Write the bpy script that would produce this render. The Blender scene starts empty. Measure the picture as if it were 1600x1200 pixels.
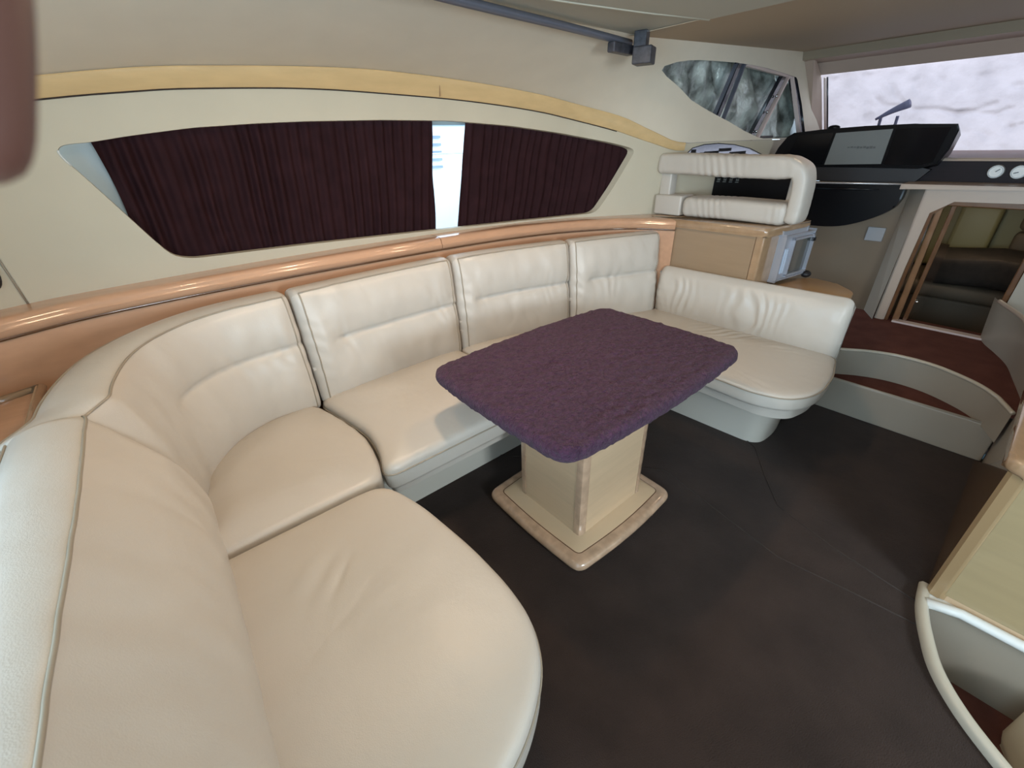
import bpy, bmesh, math, random
from mathutils import Vector, Matrix, noise, geometry
random.seed(7)
sc = bpy.context.scene
# ------------------------------------------------------------------ camera, world, lights, exposure
CX = Vector((0.762, -0.647, -0.027)); CY = Vector((0.334, 0.357, 0.872)); CZ = Vector((-0.555, -0.674, 0.488))
CX.normalize(); CZ = (CZ - CX*CZ.dot(CX)).normalized(); CY = CZ.cross(CX)
cam_d = bpy.data.cameras.new('camera'); cam = bpy.data.objects.new('camera', cam_d); sc.collection.objects.link(cam)
m = Matrix((CX, CY, CZ)).transposed().to_4x4(); m.translation = (0, 0, 1.5); cam.matrix_world = m
cam_d.sensor_width = 36; cam_d.lens = 36*672/1600; cam_d.clip_start = 0.01; cam_d.clip_end = 200
cam_d.dof.use_dof = True; cam_d.dof.focus_distance = 2.2; cam_d.dof.aperture_fstop = 9.0
sc.camera = cam
sc.view_settings.view_transform = 'Standard'; sc.view_settings.look = 'None'
sc.view_settings.gamma = 1; sc.view_settings.use_curve_mapping = False
sc.view_settings.exposure = 0.06
w = bpy.data.worlds.new('sky'); sc.world = w; w.use_nodes = True
bg = w.node_tree.nodes['Background']; bg.inputs[0].default_value = (0.64, 0.82, 1.0, 1); bg.inputs[1].default_value = 4.0

def area(name, loc, target, sx, sy, power, col, spread=180):
    l = bpy.data.lights.new(name, 'AREA'); l.shape = 'RECTANGLE'; l.size = sx; l.size_y = sy
    l.energy = power; l.color = col; l.spread = math.radians(spread)
    o = bpy.data.objects.new(name, l); sc.collection.objects.link(o); o.location = loc
    o.rotation_euler = (Vector(target)-Vector(loc)).to_track_quat('-Z', 'Y').to_euler(); return o
area('cockpit_daylight', (-1.35, -0.1, 1.35), (1.2, 0.7, 0.4), 1.9, 1.1, 60, (0.55, 0.80, 1.0))
area('starboard_daylight', (0.55, -2.1, 1.32), (1.5, 1.2, 0.95), 0.7, 0.55, 46, (0.84, 0.94, 1.0))
for i, (x, y) in enumerate([(0.85, 1.25), (1.6, 1.3), (1.5, 0.0), (3.2, 0.9), (0.3, 1.3)]):
    area('ceiling_spot', (x, y, 1.915), (x, y, 0), 0.09, 0.09, (8, 5, 1.5, 1.2, 3.2)[i], (1.0, 0.72, 0.48))
sl = bpy.data.lights.new('sun', 'SUN'); sl.energy = 4.0; sl.angle = .01; sl.color = (1, .96, .9)
so = bpy.data.objects.new('sun', sl); sc.collection.objects.link(so); so.location = (8, 2, 6); so.rotation_euler = Vector((-.80, -.16, -.55)).to_track_quat('-Z', 'Y').to_euler()
area('cabin_fill', (4.7, 0.3, 1.12), (4.8, 0.2, 0), .2, .2, 1.6, (1.0, .85, .6))  # added warm fill to brighten the lower cabin, no real lamp there

# ------------------------------------------------------------------ materials
def mat(name, col, rough=.5, metal=0, bump=None, coat=0, var=0, varscale=6, spec=.5, sheen=0, wood=None, col2=None):
    M = bpy.data.materials.new(name); M.use_nodes = True; nt = M.node_tree; N = nt.nodes; L = nt.links
    b = N['Principled BSDF']; b.inputs['Base Color'].default_value = (*col, 1); b.inputs['Roughness'].default_value = rough
    b.inputs['Metallic'].default_value = metal; b.inputs['Coat Weight'].default_value = coat
    b.inputs['Specular IOR Level'].default_value = spec; b.inputs['Sheen Weight'].default_value = sheen
    tc = N.new('ShaderNodeTexCoord')
    if wood or var:
        mp = N.new('ShaderNodeMapping'); L.new(tc.outputs['Object'], mp.inputs[0])
        if wood: mp.inputs['Scale'].default_value = wood
        n = N.new('ShaderNodeTexNoise'); n.inputs['Scale'].default_value = varscale; n.inputs['Detail'].default_value = 6
        L.new(mp.outputs[0], n.inputs['Vector'])
        r = N.new('ShaderNodeValToRGB'); r.color_ramp.elements[0].position = .3; r.color_ramp.elements[1].position = .7
        c2 = col2 or tuple(c*(1-var) for c in col)
        r.color_ramp.elements[0].color = (*c2, 1); r.color_ramp.elements[1].color = (*col, 1)
        L.new(n.outputs[0], r.inputs[0]); L.new(r.outputs[0], b.inputs['Base Color'])
    if bump:
        prev = None
        for (kind, scale, dist, stren) in bump:
            t = N.new('ShaderNodeTexNoise' if kind == 'n' else 'ShaderNodeTexVoronoi'); t.inputs['Scale'].default_value = scale
            if kind == 'n': t.inputs['Detail'].default_value = 4
            L.new(tc.outputs['Object'], t.inputs['Vector'])
            bp = N.new('ShaderNodeBump'); bp.inputs['Distance'].default_value = dist; bp.inputs['Strength'].default_value = stren
            L.new(t.outputs[0], bp.inputs['Height'])
            if prev: L.new(prev.outputs[0], bp.inputs['Normal'])
            prev = bp
        L.new(prev.outputs[0], b.inputs['Normal'])
    return M
LEA = mat('cream_leather', (.57, .525, .465), .34, bump=[('n', 9, .006, .5), ('v', 420, .0006, .35)], var=.06, varscale=4, spec=.45)
PIP = mat('cream_piping', (.33, .28, .215), .5)
VIN = mat('beige_vinyl', (.54, .49, .375), .6, bump=[('n', 300, .0005, .3)], var=.04)
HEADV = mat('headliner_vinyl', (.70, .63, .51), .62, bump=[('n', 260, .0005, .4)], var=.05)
CEILM = mat('ceiling_panel_grey', (.46, .44, .36), .6, bump=[('n', 200, .0004, .3)])
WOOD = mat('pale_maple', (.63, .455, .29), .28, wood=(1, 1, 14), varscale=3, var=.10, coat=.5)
WOODX = mat('pale_maple_long', (.58, .335, .205), .22, wood=(1, 10, 10), varscale=3, var=.12, coat=.6)
BAND = mat('yellow_maple_band', (.66, .465, .23), .35, wood=(1.5, 8, 8), varscale=4, var=.13, coat=.3)
TRIMW = mat('varnished_edge_wood', (.42, .27, .155), .18, wood=(6, 6, 6), varscale=3, var=.2, coat=1)
POSTW = mat('table_edge_wood', (.58, .39, .26), .2, wood=(8, 8, 8), varscale=3, var=.3, coat=1)
MIDW = mat('mid_red_wood', (.27, .14, .07), .18, wood=(6, 6, 2), varscale=4, var=.3, coat=1)
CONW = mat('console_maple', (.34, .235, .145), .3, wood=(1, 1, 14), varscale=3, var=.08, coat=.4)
DARKW = mat('red_brown_wood', (.16, .075, .035), .16, wood=(3, 3, 1), varscale=6, var=.3, coat=1)
GREYW = mat('khaki_cabinet_panel', (.36, .275, .15), .35, wood=(1, 1, 12), varscale=3, var=.08, coat=.3)
CARP = mat('brown_carpet', (.042, .028, .023), .95, bump=[('n', 260, .004, .8), ('n', 30, .004, .4)], var=.35, varscale=5, spec=.1, sheen=.1)
CARPR = mat('red_brown_carpet', (.15, .058, .045), .95, bump=[('n', 260, .004, .8)], var=.3, varscale=8, spec=.1)
JOINT_EDGE = mat('joint_and_light_edge', (.035, .024, .020), .9)  # dark lines: joint under the band, painted edges of the floor's daylight patch
PURP = mat('purple_terry_cloth', (.085, .034, .072), .95, bump=[('n', 170, .012, 1.0), ('n', 45, .014, .8)], var=.5, varscale=60, spec=.1, sheen=.12)
CURT = mat('maroon_curtain', (.030, .011, .013), .8, bump=[('n', 400, .0006, .4)], var=.3, varscale=12, spec=.1)
BLK = mat('gloss_black', (.005, .005, .006), .28, spec=.25)
BLKM = mat('matte_black', (.012, .011, .013), .5)
SCRN = mat('dark_screen_glass', (.006, .006, .007), .15, spec=.3)
SCRC = mat('grey_screen_cover', (.17, .18, .175), .45, var=.05)
SCRP = mat('grey_print', (.09, .095, .095), .5)
SILV = mat('silver_plastic', (.46, .47, .52), .3, metal=.35)
CHR = mat('chrome', (.8, .8, .8), .12, metal=1)
GEL = mat('grey_beige_gelcoat', (.345, .30, .24), .38, coat=.2, var=.04)
GELP = mat('pinkish_beige_surround', (.45, .355, .285), .4, coat=.2)
GELW = mat('white_gelcoat', (.66, .68, .66), .3, coat=.4)
BASEV = mat('sofa_base_vinyl', (.60, .57, .50), .45, bump=[('n', 200, .0005, .3)])
FOIL = mat('crinkled_silver_cover', (.85, .95, .90), .38, metal=.45, bump=[('n', 14, .03, .5), ('n', 60, .01, .3)], var=.75, varscale=7, col2=(.10, .11, .10))
DARKF = mat('window_frame_black', (.02, .021, .028), .25, coat=.5)
ALU = mat('pink_white_strip', (.62, .50, .46), .35)
DASHL = mat('mauve_dash_ledge', (.22, .12, .105), .45)
PANELD = mat('dark_gauge_panel', (.014, .007, .009), .5, wood=(1, 1, 30), varscale=4, var=.4, spec=.2)
WHITE = mat('white_dial', (.75, .75, .73), .4)
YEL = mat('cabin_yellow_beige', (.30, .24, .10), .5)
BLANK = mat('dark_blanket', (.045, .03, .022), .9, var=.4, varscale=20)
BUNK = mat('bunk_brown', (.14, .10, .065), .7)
SKIN = mat('skin', (.13, .058, .045), .5, var=.05)
RAILM = mat('blue_grey_rail', (.16, .165, .20), .35, metal=.4)
BRK = mat('dark_grey_bracket', (.07, .07, .085), .45, var=.6, varscale=40)
HULL = mat('white_boat_hull', (.85, .86, .86), .3)
BLUE = mat('blue_stripe', (.10, .25, .38), .4)
STONE = mat('blue_grey_pontoon', (.30, .37, .48), .7, var=.3, varscale=5)
WATER = mat('harbour_water', (.10, .16, .19), .08, bump=[('n', 3, .05, .6)])
def translucent(name, col, bump, trans):
    M = bpy.data.materials.new(name); M.use_nodes = True; N = M.node_tree.nodes; L = M.node_tree.links; N.clear()
    o = N.new('ShaderNodeOutputMaterial'); a = N.new('ShaderNodeBsdfTranslucent'); b = N.new('ShaderNodeBsdfDiffuse'); mx = N.new('ShaderNodeMixShader')
    tc = N.new('ShaderNodeTexCoord'); n = N.new('ShaderNodeTexNoise'); n.inputs['Scale'].default_value = 7; n.inputs['Detail'].default_value = 5
    r = N.new('ShaderNodeValToRGB'); r.color_ramp.elements[0].color = (*[c*.86 for c in col], 1); r.color_ramp.elements[1].color = (*col, 1)
    r.color_ramp.elements[0].position = .35; r.color_ramp.elements[1].position = .6
    L.new(tc.outputs['Object'], n.inputs['Vector']); L.new(n.outputs[0], r.inputs[0]); L.new(r.outputs[0], a.inputs[0])
    b.inputs[0].default_value = (.55, .5, .56, 1)
    bp = N.new('ShaderNodeBump'); bp.inputs['Distance'].default_value = bump; L.new(n.outputs[0], bp.inputs['Height']); L.new(bp.outputs[0], a.inputs['Normal']); L.new(bp.outputs[0], b.inputs['Normal'])
    mx.inputs[0].default_value = trans; L.new(b.outputs[0], mx.inputs[1]); L.new(a.outputs[0], mx.inputs[2]); L.new(mx.outputs[0], o.inputs[0]); return M
COVER = translucent('white_windscreen_cover', (.275, .23, .235), .02, .9)
def glass(name):
    M = bpy.data.materials.new(name); M.use_nodes = True; N = M.node_tree.nodes; L = M.node_tree.links; N.clear()
    o = N.new('ShaderNodeOutputMaterial'); t = N.new('ShaderNodeBsdfTransparent'); g = N.new('ShaderNodeBsdfGlossy'); mx = N.new('ShaderNodeMixShader'); f = N.new('ShaderNodeFresnel')
    t.inputs[0].default_value = (.86, .90, .92, 1); g.inputs['Roughness'].default_value = .02; f.inputs[0].default_value = 1.45
    L.new(f.outputs[0], mx.inputs[0]); L.new(t.outputs[0], mx.inputs[1]); L.new(g.outputs[0], mx.inputs[2]); L.new(mx.outputs[0], o.inputs[0]); return M
GLASS = glass('window_glass')

# ------------------------------------------------------------------ helpers
def obj(name, bm, m, parent=None, smooth=False, angle=None):
    bmesh.ops.recalc_face_normals(bm, faces=bm.faces)
    me = bpy.data.meshes.new(name); bm.to_mesh(me); bm.free(); me.materials.append(m)
    if smooth:
        me.polygons.foreach_set('use_smooth', [True]*len(me.polygons))
        if angle: me.set_sharp_from_angle(angle=math.radians(angle))
    o = bpy.data.objects.new(name, me); sc.collection.objects.link(o)
    if parent: 
        o.parent = parent; o.matrix_parent_inverse = parent_inv(parent)
    return o
def parent_inv(p):
    return Matrix.Translation(p.location).inverted()   # part meshes stay at the world origin of their thing's frame
def tag(o, label, cat, group=None):
    o['label'] = label; o['category'] = cat
    if group: o['group'] = group
    return o
def thing(name, label, cat, loc=(0, 0, 0), group=None):
    o = bpy.data.objects.new(name, None); sc.collection.objects.link(o); o.location = loc; o.empty_display_size = .05
    return tag(o, label, cat, group)
def struct(name, bm, m, parent=None, smooth=False, angle=None):
    o = obj(name, bm, m, parent, smooth, angle)
    if not parent: o['kind'] = 'structure'
    return o
def box(x0, x1, y0, y1, z0, z1, bev=0, seg=3, bm=None, rot=None):
    own = bm or bmesh.new(); t = bmesh.new()
    bmesh.ops.create_cube(t, size=1)
    for v in t.verts: v.co = Vector((x0+(v.co.x+.5)*(x1-x0), y0+(v.co.y+.5)*(y1-y0), z0+(v.co.z+.5)*(z1-z0)))
    if bev: bmesh.ops.bevel(t, geom=t.edges[:], offset=bev, segments=seg, profile=.5, affect='EDGES')
    if rot:
        c, M = rot
        for v in t.verts: v.co = M @ (v.co-Vector(c)) + Vector(c)
    merge(own, t); return own
def merge(a, b):
    me = bpy.data.meshes.new('t'); b.to_mesh(me); b.free(); a.from_mesh(me); bpy.data.meshes.remove(me)
def prism(pts, z0, z1, bev=0, seg=3, bm=None, M=None):
    """polygon in plan extruded in z"""
    t = bmesh.new(); n = len(pts)
    a = [t.verts.new((p[0], p[1], z0)) for p in pts]; b = [t.verts.new((p[0], p[1], z1)) for p in pts]
    t.faces.new(a[::-1]); t.faces.new(b)
    for i in range(n): t.faces.new((a[i], a[(i+1) % n], b[(i+1) % n], b[i]))
    if bev:
        es = [e for e in t.edges if abs(e.verts[0].co.z-e.verts[1].co.z) < 1e-6]
        bmesh.ops.bevel(t, geom=es, offset=bev, segments=seg, profile=.5, affect='EDGES')
    if M:
        for v in t.verts: v.co = M @ v.co
    if bm is None: return t
    merge(bm, t); return bm
def catmull(pts, n=8, closed=False):
    P = [Vector(p) for p in pts]; out = []; k = len(P)
    rng = range(k) if closed else range(k-1)
    for i in rng:
        p1 = P[i]; p2 = P[(i+1) % k]
        p0 = P[(i-1) % k] if closed or i > 0 else p1*2-p2
        p3 = P[(i+2) % k] if closed or i+2 < k else p2*2-p1
        for j in range(n):
            t = j/n; out.append(.5*((2*p1)+(p2-p0)*t+(2*p0-5*p1+4*p2-p3)*t*t+(3*p1-p0-3*p2+p3)*t**3))
    if not closed: out.append(P[-1])
    return out
def tube(pts, r, seg=8, bm=None, closed=False, rfun=None):
    bm = bm or bmesh.new(); P = [Vector(p) for p in pts]; n = len(P); rings = []; up = None
    for i in range(n):
        if closed: t = (P[(i+1) % n]-P[(i-1) % n])
        else: t = P[min(i+1, n-1)]-P[max(i-1, 0)]
        if t.length < 1e-9: t = Vector((0, 0, 1))
        t.normalize()
        if up is None: up = Vector((0, 0, 1)) if abs(t.z) < .9 else Vector((1, 0, 0))
        u = (up-t*up.dot(t)); u.normalize(); v = t.cross(u); up = u
        rr = r if rfun is None else rfun(i/(n-1))
        rings.append([bm.verts.new(P[i]+(u*math.cos(a)+v*math.sin(a))*rr) for a in [2*math.pi*k/seg for k in range(seg)]])
    for i in range(n if closed else n-1):
        A = rings[i]; B = rings[(i+1) % n]
        for k in range(seg): bm.faces.new((A[k], A[(k+1) % seg], B[(k+1) % seg], B[k]))
    if not closed: bm.faces.new(rings[0][::-1]); bm.faces.new(rings[-1])
    return bm
def lerp(a, b, t): return a+(b-a)*t
def interp(x, tab):
    if x <= tab[0][0]: return tab[0][1]
    for (a, b), (c, d) in zip(tab, tab[1:]):
        if x <= c: return b+(d-b)*(x-a)/(c-a)
    return tab[-1][1]
def smooth_tab(tab, n=10):
    return [(p.x, p.y) for p in catmull([(a, b, 0) for a, b in tab], n)]
def sstep(a, b, x):
    t = max(0, min(1, (x-a)/(b-a))); return t*t*(3-2*t)
def inside(p, poly):
    c = False; n = len(poly)
    for i in range(n):
        a = poly[i]; b = poly[i-1]
        if (a[1] > p[1]) != (b[1] > p[1]) and p[0] < (b[0]-a[0])*(p[1]-a[1])/(b[1]-a[1])+a[0]: c = not c
    return c
def sheet(outline, holes, du, dv, mapf, reveal=None):
    """surface over a 2D domain with holes; reveal(u,v) = 3D offset giving the hole edges their depth"""
    pts = [Vector(p[:2]) for p in outline]; edges = [(i, (i+1) % len(outline)) for i in range(len(outline))]
    for h in holes:
        o = len(pts); pts += [Vector(p[:2]) for p in h]; edges += [(o+i, o+(i+1) % len(h)) for i in range(len(h))]
    us = [p[0] for p in outline]; vs = [p[1] for p in outline]
    def far(p):
        return all((p-q).length > min(du, dv)*.3 for q in pts0)
    pts0 = list(pts)
    u = min(us)+du*.5
    while u < max(us):
        v = min(vs)+dv*.5
        while v < max(vs):
            p = Vector((u, v))
            if inside(p, outline) and not any(inside(p, h) for h in holes) and far(p): pts.append(p)
            v += dv
        u += du
    V, E_, F, *_ = geometry.delaunay_2d_cdt(pts, edges, [], 0, 1e-5)
    bm = bmesh.new(); vv = [bm.verts.new(mapf(p.x, p.y)) for p in V]
    for f in F:
        c = sum((V[i] for i in f), Vector((0, 0)))/len(f)
        if inside(c, outline) and not any(inside(c, h) for h in holes):
            try: bm.faces.new([vv[i] for i in f])
            except ValueError: pass
    bmesh.ops.recalc_face_normals(bm, faces=bm.faces)
    bmesh.ops.delete(bm, geom=[v for v in bm.verts if not v.link_faces], context='VERTS')
    return bm
def reveal_bm(loop, mapf, off, extra=0.0):
    bm = bmesh.new(); n = len(loop)
    a = [bm.verts.new(mapf(p[0], p[1])) for p in loop]; b = [bm.verts.new(mapf(p[0], p[1])+Vector(off)) for p in loop]
    for i in range(n): bm.faces.new((a[i], a[(i+1) % n], b[(i+1) % n], b[i]))
    return bm
def round_poly(pts, r, n=5):
    out = []; k = len(pts)
    for i in range(k):
        p = Vector(pts[i][:2]); a = Vector(pts[i-1][:2]); b = Vector(pts[(i+1) % k][:2])
        rr = r[i] if isinstance(r, (list, tuple)) else r
        da = (a-p); db = (b-p); ra = min(rr, da.length*.45); rb = min(rr, db.length*.45)
        s = p+da.normalized()*ra; e = p+db.normalized()*rb
        if rr <= 0: out.append(tuple(p)); continue
        for j in range(n+1):
            t = j/n; q = s*(1-t)**2+p*2*t*(1-t)+e*t*t; out.append((q.x, q.y))
    return out

# ------------------------------------------------------------------ hull side (port) geometry, in metres
S = .94
YB = smooth_tab([(-.8, 2.30), (-.45, 2.44), (-.25, 2.50), (.5, 2.56), (1.2, 2.55), (1.8, 2.50), (2.4, 2.36), (2.8, 2.14), (3.1, 1.97), (3.5, 1.84), (4., 1.75), (5., 1.66)])
KL = [(-.8, .25), (2.2, .25), (3.4, .06), (5, .06)]
def yw(x, z):
    X = x/S; Z = 1.5+(z-1.5)/S
    return S*(interp(X, YB)-interp(X, KL)*(Z-1.03))
BT = smooth_tab([(-1.5, 1.50), (-.752, 1.613), (-.074, 1.723), (.176, 1.76), (.368, 1.778), (.755, 1.8), (1.122, 1.805), (1.598, 1.781), (2.068, 1.728), (2.51, 1.641), (2.773, 1.543), (2.98, 1.477), (3.4, 1.475), (4.75, 1.472)])
BB = smooth_tab([(-1.5, 1.44), (-.75, 1.56), (-.10, 1.662), (.152, 1.694), (.348, 1.712), (.743, 1.728), (1.117, 1.722), (1.606, 1.70), (2.093, 1.647), (2.532, 1.556), (2.895, 1.425), (2.98, 1.40)])
EX = [(-1.5, 1.64, 1.95), (2.2, 1.64, 1.95), (4.3, 1.66, 2.05), (5, 1.6, 2.06)]
def wall(x, z): return Vector((x, yw(x, z), z))
def head(x, t):
    z0 = interp(x, BT); y0 = yw(x, z0)
    return Vector((x, lerp(y0, interp(x, [(a, b) for a, b, c in EX]), t), lerp(z0, interp(x, [(a, c) for a, b, c in EX]), t)))
win_px = [(-0.107, 1.527), (-0.081, 1.541), (-0.009, 1.546), (0.111, 1.565), (0.329, 1.592), (0.575, 1.608), (0.796, 1.617), (1.18, 1.624), (1.579, 1.621), (1.974, 1.594), (2.353, 1.549), (2.667, 1.493), (2.825, 1.454), (2.862, 1.43), (2.769, 1.213), (2.693, 1.052), (2.653, 1.028), (2.058, 1.017), (1.309, 1.032), (0.698, 1.052), (0.33, 1.064), (0.171, 1.071), (0.104, 1.096), (0.059, 1.175), (-0.016, 1.328), (-0.07, 1.436), (-0.106, 1.501)]
WIN = [(a*S, 1.5+(b-1.5)*S) for a, b in win_px]
WIN = round_poly(WIN, .035, 3)
SMALL = [(3.03, 1.36), (3.05, 1.40), (3.10, 1.44), (3.2, 1.458), (3.33, 1.462), (3.5, 1.45), (3.7, 1.42), (3.9, 1.37), (3.9, 1.33), (3.05, 1.33)]
Z0 = .98
def arange(a, b, d):
    n = max(1, round((b-a)/d)); return [a+(b-a)*i/n for i in range(n+1)]
topb = [(x, interp(x, BT)-.002) for x in arange(-.375, 4.75, .08)]
out = [(x, Z0) for x in arange(-.375, 4.75, .1)] + topb[::-1]
bm = sheet(out, [WIN, SMALL], .12, .1, wall)
wp = struct('wall_port', bm, VIN, smooth=True)
o = obj('window_reveal', reveal_bm(WIN, wall, (0, .05, 0)), VIN, wp, True)
o = obj('window_reveal', reveal_bm(SMALL, wall, (0, .014, 0)), VIN, wp, True)
# aft end panel of the same side, separated by a narrow joint
out = [(x, Z0) for x in arange(-1.5, -.360, .1)] + [(x, interp(x, BB)) for x in arange(-1.5, -.360, .1)][::-1]
struct('wall_port_aft', sheet(out, [], .15, .15, lambda x, z: wall(x, z)+Vector((0, .004, 0))), VIN, smooth=True)
bm = tube([wall(-.38, z)+Vector((0, .002, 0)) for z in arange(1.035, 1.60, .1)], .003, 6)
struct('trim_1', bm, PIP, smooth=True)
# maple band
bm = bmesh.new(); prev = None
for x in arange(-1.5, 3.02, .06):
    b = interp(x, BB); t = interp(x, BT)
    if x > 2.6: b = lerp(b, t-.02, sstep(2.6, 3.05, x)*.5)
    row = [bm.verts.new(wall(x, z)+Vector((0, -d, 0))) for z, d in ((b, 0), (b, .010), (b+.004, .013), (t-.004, .013), (t, .010), (t, 0))]
    if prev:
        for i in range(5): bm.faces.new((prev[i], prev[i+1], row[i+1], row[i]))
    prev = row
struct('trim_2', bm, BAND, smooth=True, angle=40)
bm = tube([wall(x, interp(x, BB)-.002)+Vector((0, -.002, 0)) for x in arange(-1.5, 2.55, .06)], .0025, 6)
struct('trim_3', bm, JOINT_EDGE, smooth=True)
bm = box(1.40, 1.403, yw(1.4, 1.75)-.016, yw(1.4, 1.75), 1.715, 1.793); struct('trim_4', bm, TRIMW)
# headliner side surface with the big triangular side window
TRI = [(2.62, .70), (2.70, .77), (2.80, .81), (2.897, .83), (3.1, .835), (3.299, .83), (3.52, .815), (3.751, .79), (4.0, .75), (4.235, .71), (4.262, .68), (4.38, .40), (4.50, .03), (4.45, .015), (4.0, .015), (3.84, .015), (3.772, .03), (3.58, .11), (3.403, .21), (3.25, .29), (3.104, .37), (2.95, .45), (2.805, .54), (2.685, .60), (2.62, .65)]
ts = [(x, 0) for x in arange(-1.5, 4.75, .12)]
out = ts + [(4.75, .33), (4.6, .66), (4.42, 1.0)] + [(x, 1) for x in arange(-1.5, 4.30, .15)][::-1]
struct('wall_port_upper', sheet(out, [TRI], .16, .16, head), HEADV, smooth=True)
struct('trim_5', reveal_bm(TRI, head, (.0, .07, .01)), DARKF, smooth=True)
# ------------------------------------------------------------------ ceiling
bm = bmesh.new()
q = [bm.verts.new(p) for p in ((-1.6, 1.75, 1.949), (2.2, 1.75, 1.949), (2.2, -2.3, 1.949), (-1.6, -2.3, 1.949))]; bm.faces.new(q)
struct('ceiling', bm, CEILM)
CPN = [(-1.4, 1.47), (.6, 1.46), (1.1, 1.42), (1.45, 1.365), (1.8, 1.30), (2.13, 1.22), (2.13, -1.2), (-1.4, -1.2)]
struct('ceiling_panel', prism(CPN, 1.928, 1.951, .006), CEILM)
bm = bmesh.new()
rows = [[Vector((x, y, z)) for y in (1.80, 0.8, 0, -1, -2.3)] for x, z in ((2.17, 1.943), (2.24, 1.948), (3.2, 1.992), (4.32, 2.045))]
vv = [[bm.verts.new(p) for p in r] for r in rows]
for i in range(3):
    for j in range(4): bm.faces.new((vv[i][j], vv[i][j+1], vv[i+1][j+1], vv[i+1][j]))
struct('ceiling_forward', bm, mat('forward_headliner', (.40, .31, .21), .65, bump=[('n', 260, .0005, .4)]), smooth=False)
# header above windscreen
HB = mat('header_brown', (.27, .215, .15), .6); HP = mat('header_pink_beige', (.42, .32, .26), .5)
def strip(rows_, m, name, smooth=False):
    bm = bmesh.new(); vv = [[bm.verts.new(p) for p in r] for r in rows_]
    for i in range(len(vv)-1):
        for j in range(len(vv[0])-1): bm.faces.new((vv[i][j], vv[i][j+1], vv[i+1][j+1], vv[i+1][j]))
    return struct(name, bm, m, smooth=smooth)
ys = [1.74, 1.4, .8, 0, -1, -2.3]
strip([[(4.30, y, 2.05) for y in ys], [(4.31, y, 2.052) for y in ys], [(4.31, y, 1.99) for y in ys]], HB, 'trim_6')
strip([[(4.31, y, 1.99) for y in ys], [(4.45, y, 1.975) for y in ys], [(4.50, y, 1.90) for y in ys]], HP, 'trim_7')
# pillar between side window and windscreen
strip([[(4.31, 1.76, 2.06), (4.31, 1.58, 2.03), (4.5, 1.56, 1.90), (4.53, 1.56, 1.88)], [(4.75, 1.68, 1.45), (4.72, 1.58, 1.42), (4.87, 1.53, 1.42), (4.9, 1.53, 1.38)]], HP, 'trim_8')
struct('trim_9', tube([(4.525, 1.535, 1.885), (4.88, 1.505, 1.40)], .010, 8), ALU, smooth=True)
struct('trim_10', tube([(4.535, 1.522, 1.885), (4.89, 1.492, 1.40)], .006, 8), DARKF, smooth=True)
# windscreen: outer glass and the white cover over it
W0 = Vector((4.91, 0, 1.375)); W1 = Vector((4.52, 0, 1.90))
def ws(y, t, d=0): p = W0.lerp(W1, t); return Vector((p.x+d+.0*y, y, p.z+.03*d))
ws_y = arange(-1.6, 1.62, .014)
bm = bmesh.new(); vv = []
RID = [[(1.10, .80), (1.06, .66), (1.0, .56), (.94, .50), (.82, .50), (.70, .44), (.60, .45)], [(1.18, .66), (1.14, .58), (1.02, .56)], [(1.0, .56), (1.01, .40)], [(.62, .45), (.52, .52)], [(.62, .44), (.5, .40), (.44, .46)], [(.34, .62), (.26, .50)], [(.2, .3), (.1, .42)], [(.4, .25), (.25, .33)]]
def segd(p, a, b):
    ab = b-a; t = max(0, min(1, (p-a).dot(ab)/ab.dot(ab))); return (p-a-ab*t).length
RSEG = [(Vector((a[0], a[1]*.65)), Vector((b[0], b[1]*.65))) for r_ in RID for a, b in zip(r_, r_[1:])]
NT = 48
for y in ws_y:
    r = []
    for i in range(NT+1):
        t = -.03+1.07*i/NT; n = noise.noise(Vector((y*4, t*4, 1)))*.012+max(0, noise.noise(Vector((y*11, t*8, 5)))-.22)*.035+.005*noise.noise(Vector((y*25, t*15, 5)))
        pp = Vector((y, t*.65)); dm = min(segd(pp, a, b) for a, b in RSEG) if y > -.1 else 1
        n += .017*math.exp(-(dm/.014)**2)
        r.append(bm.verts.new(ws(y, t, .02-n)))
    vv.append(r)
for i in range(len(vv)-1):
    for j in range(NT): bm.faces.new((vv[i][j], vv[i+1][j], vv[i+1][j+1], vv[i][j+1]))
wc = tag(obj('windscreen_cover', bm, COVER, None, True), 'white crinkled sunshade cover glowing across the whole windscreen', 'cover')
bm = bmesh.new(); vv = [bm.verts.new(ws(y, t, .09)) for y, t in ((-1.6, -.05), (1.64, -.05), (1.64, 1.06), (-1.6, 1.06))]; bm.faces.new(vv)
struct('window_3', bm, GLASS)
# small bluish mount standing on the dash in front of the cover
t = thing('dash_mount', 'small blue-grey two-legged mount in front of white windscreen cover', 'mount', (4.78, .98, 1.37))
MNT = mat('mount_blue_grey', (.20, .20, .32), .5)
obj('leg', tube([(4.62, 1.10, 1.365), (4.58, 1.10, 1.60)], .010, 8), MNT, t, True); obj('leg', tube([(4.62, 1.00, 1.365), (4.58, 1.00, 1.60)], .010, 8), MNT, t, True)
obj('head', tube(catmull([(4.58, 1.13, 1.585), (4.57, 1.04, 1.635), (4.56, .95, 1.675)], 4), .02, 8, rfun=lambda k: .008+.022*k), MNT, t, True)
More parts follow.
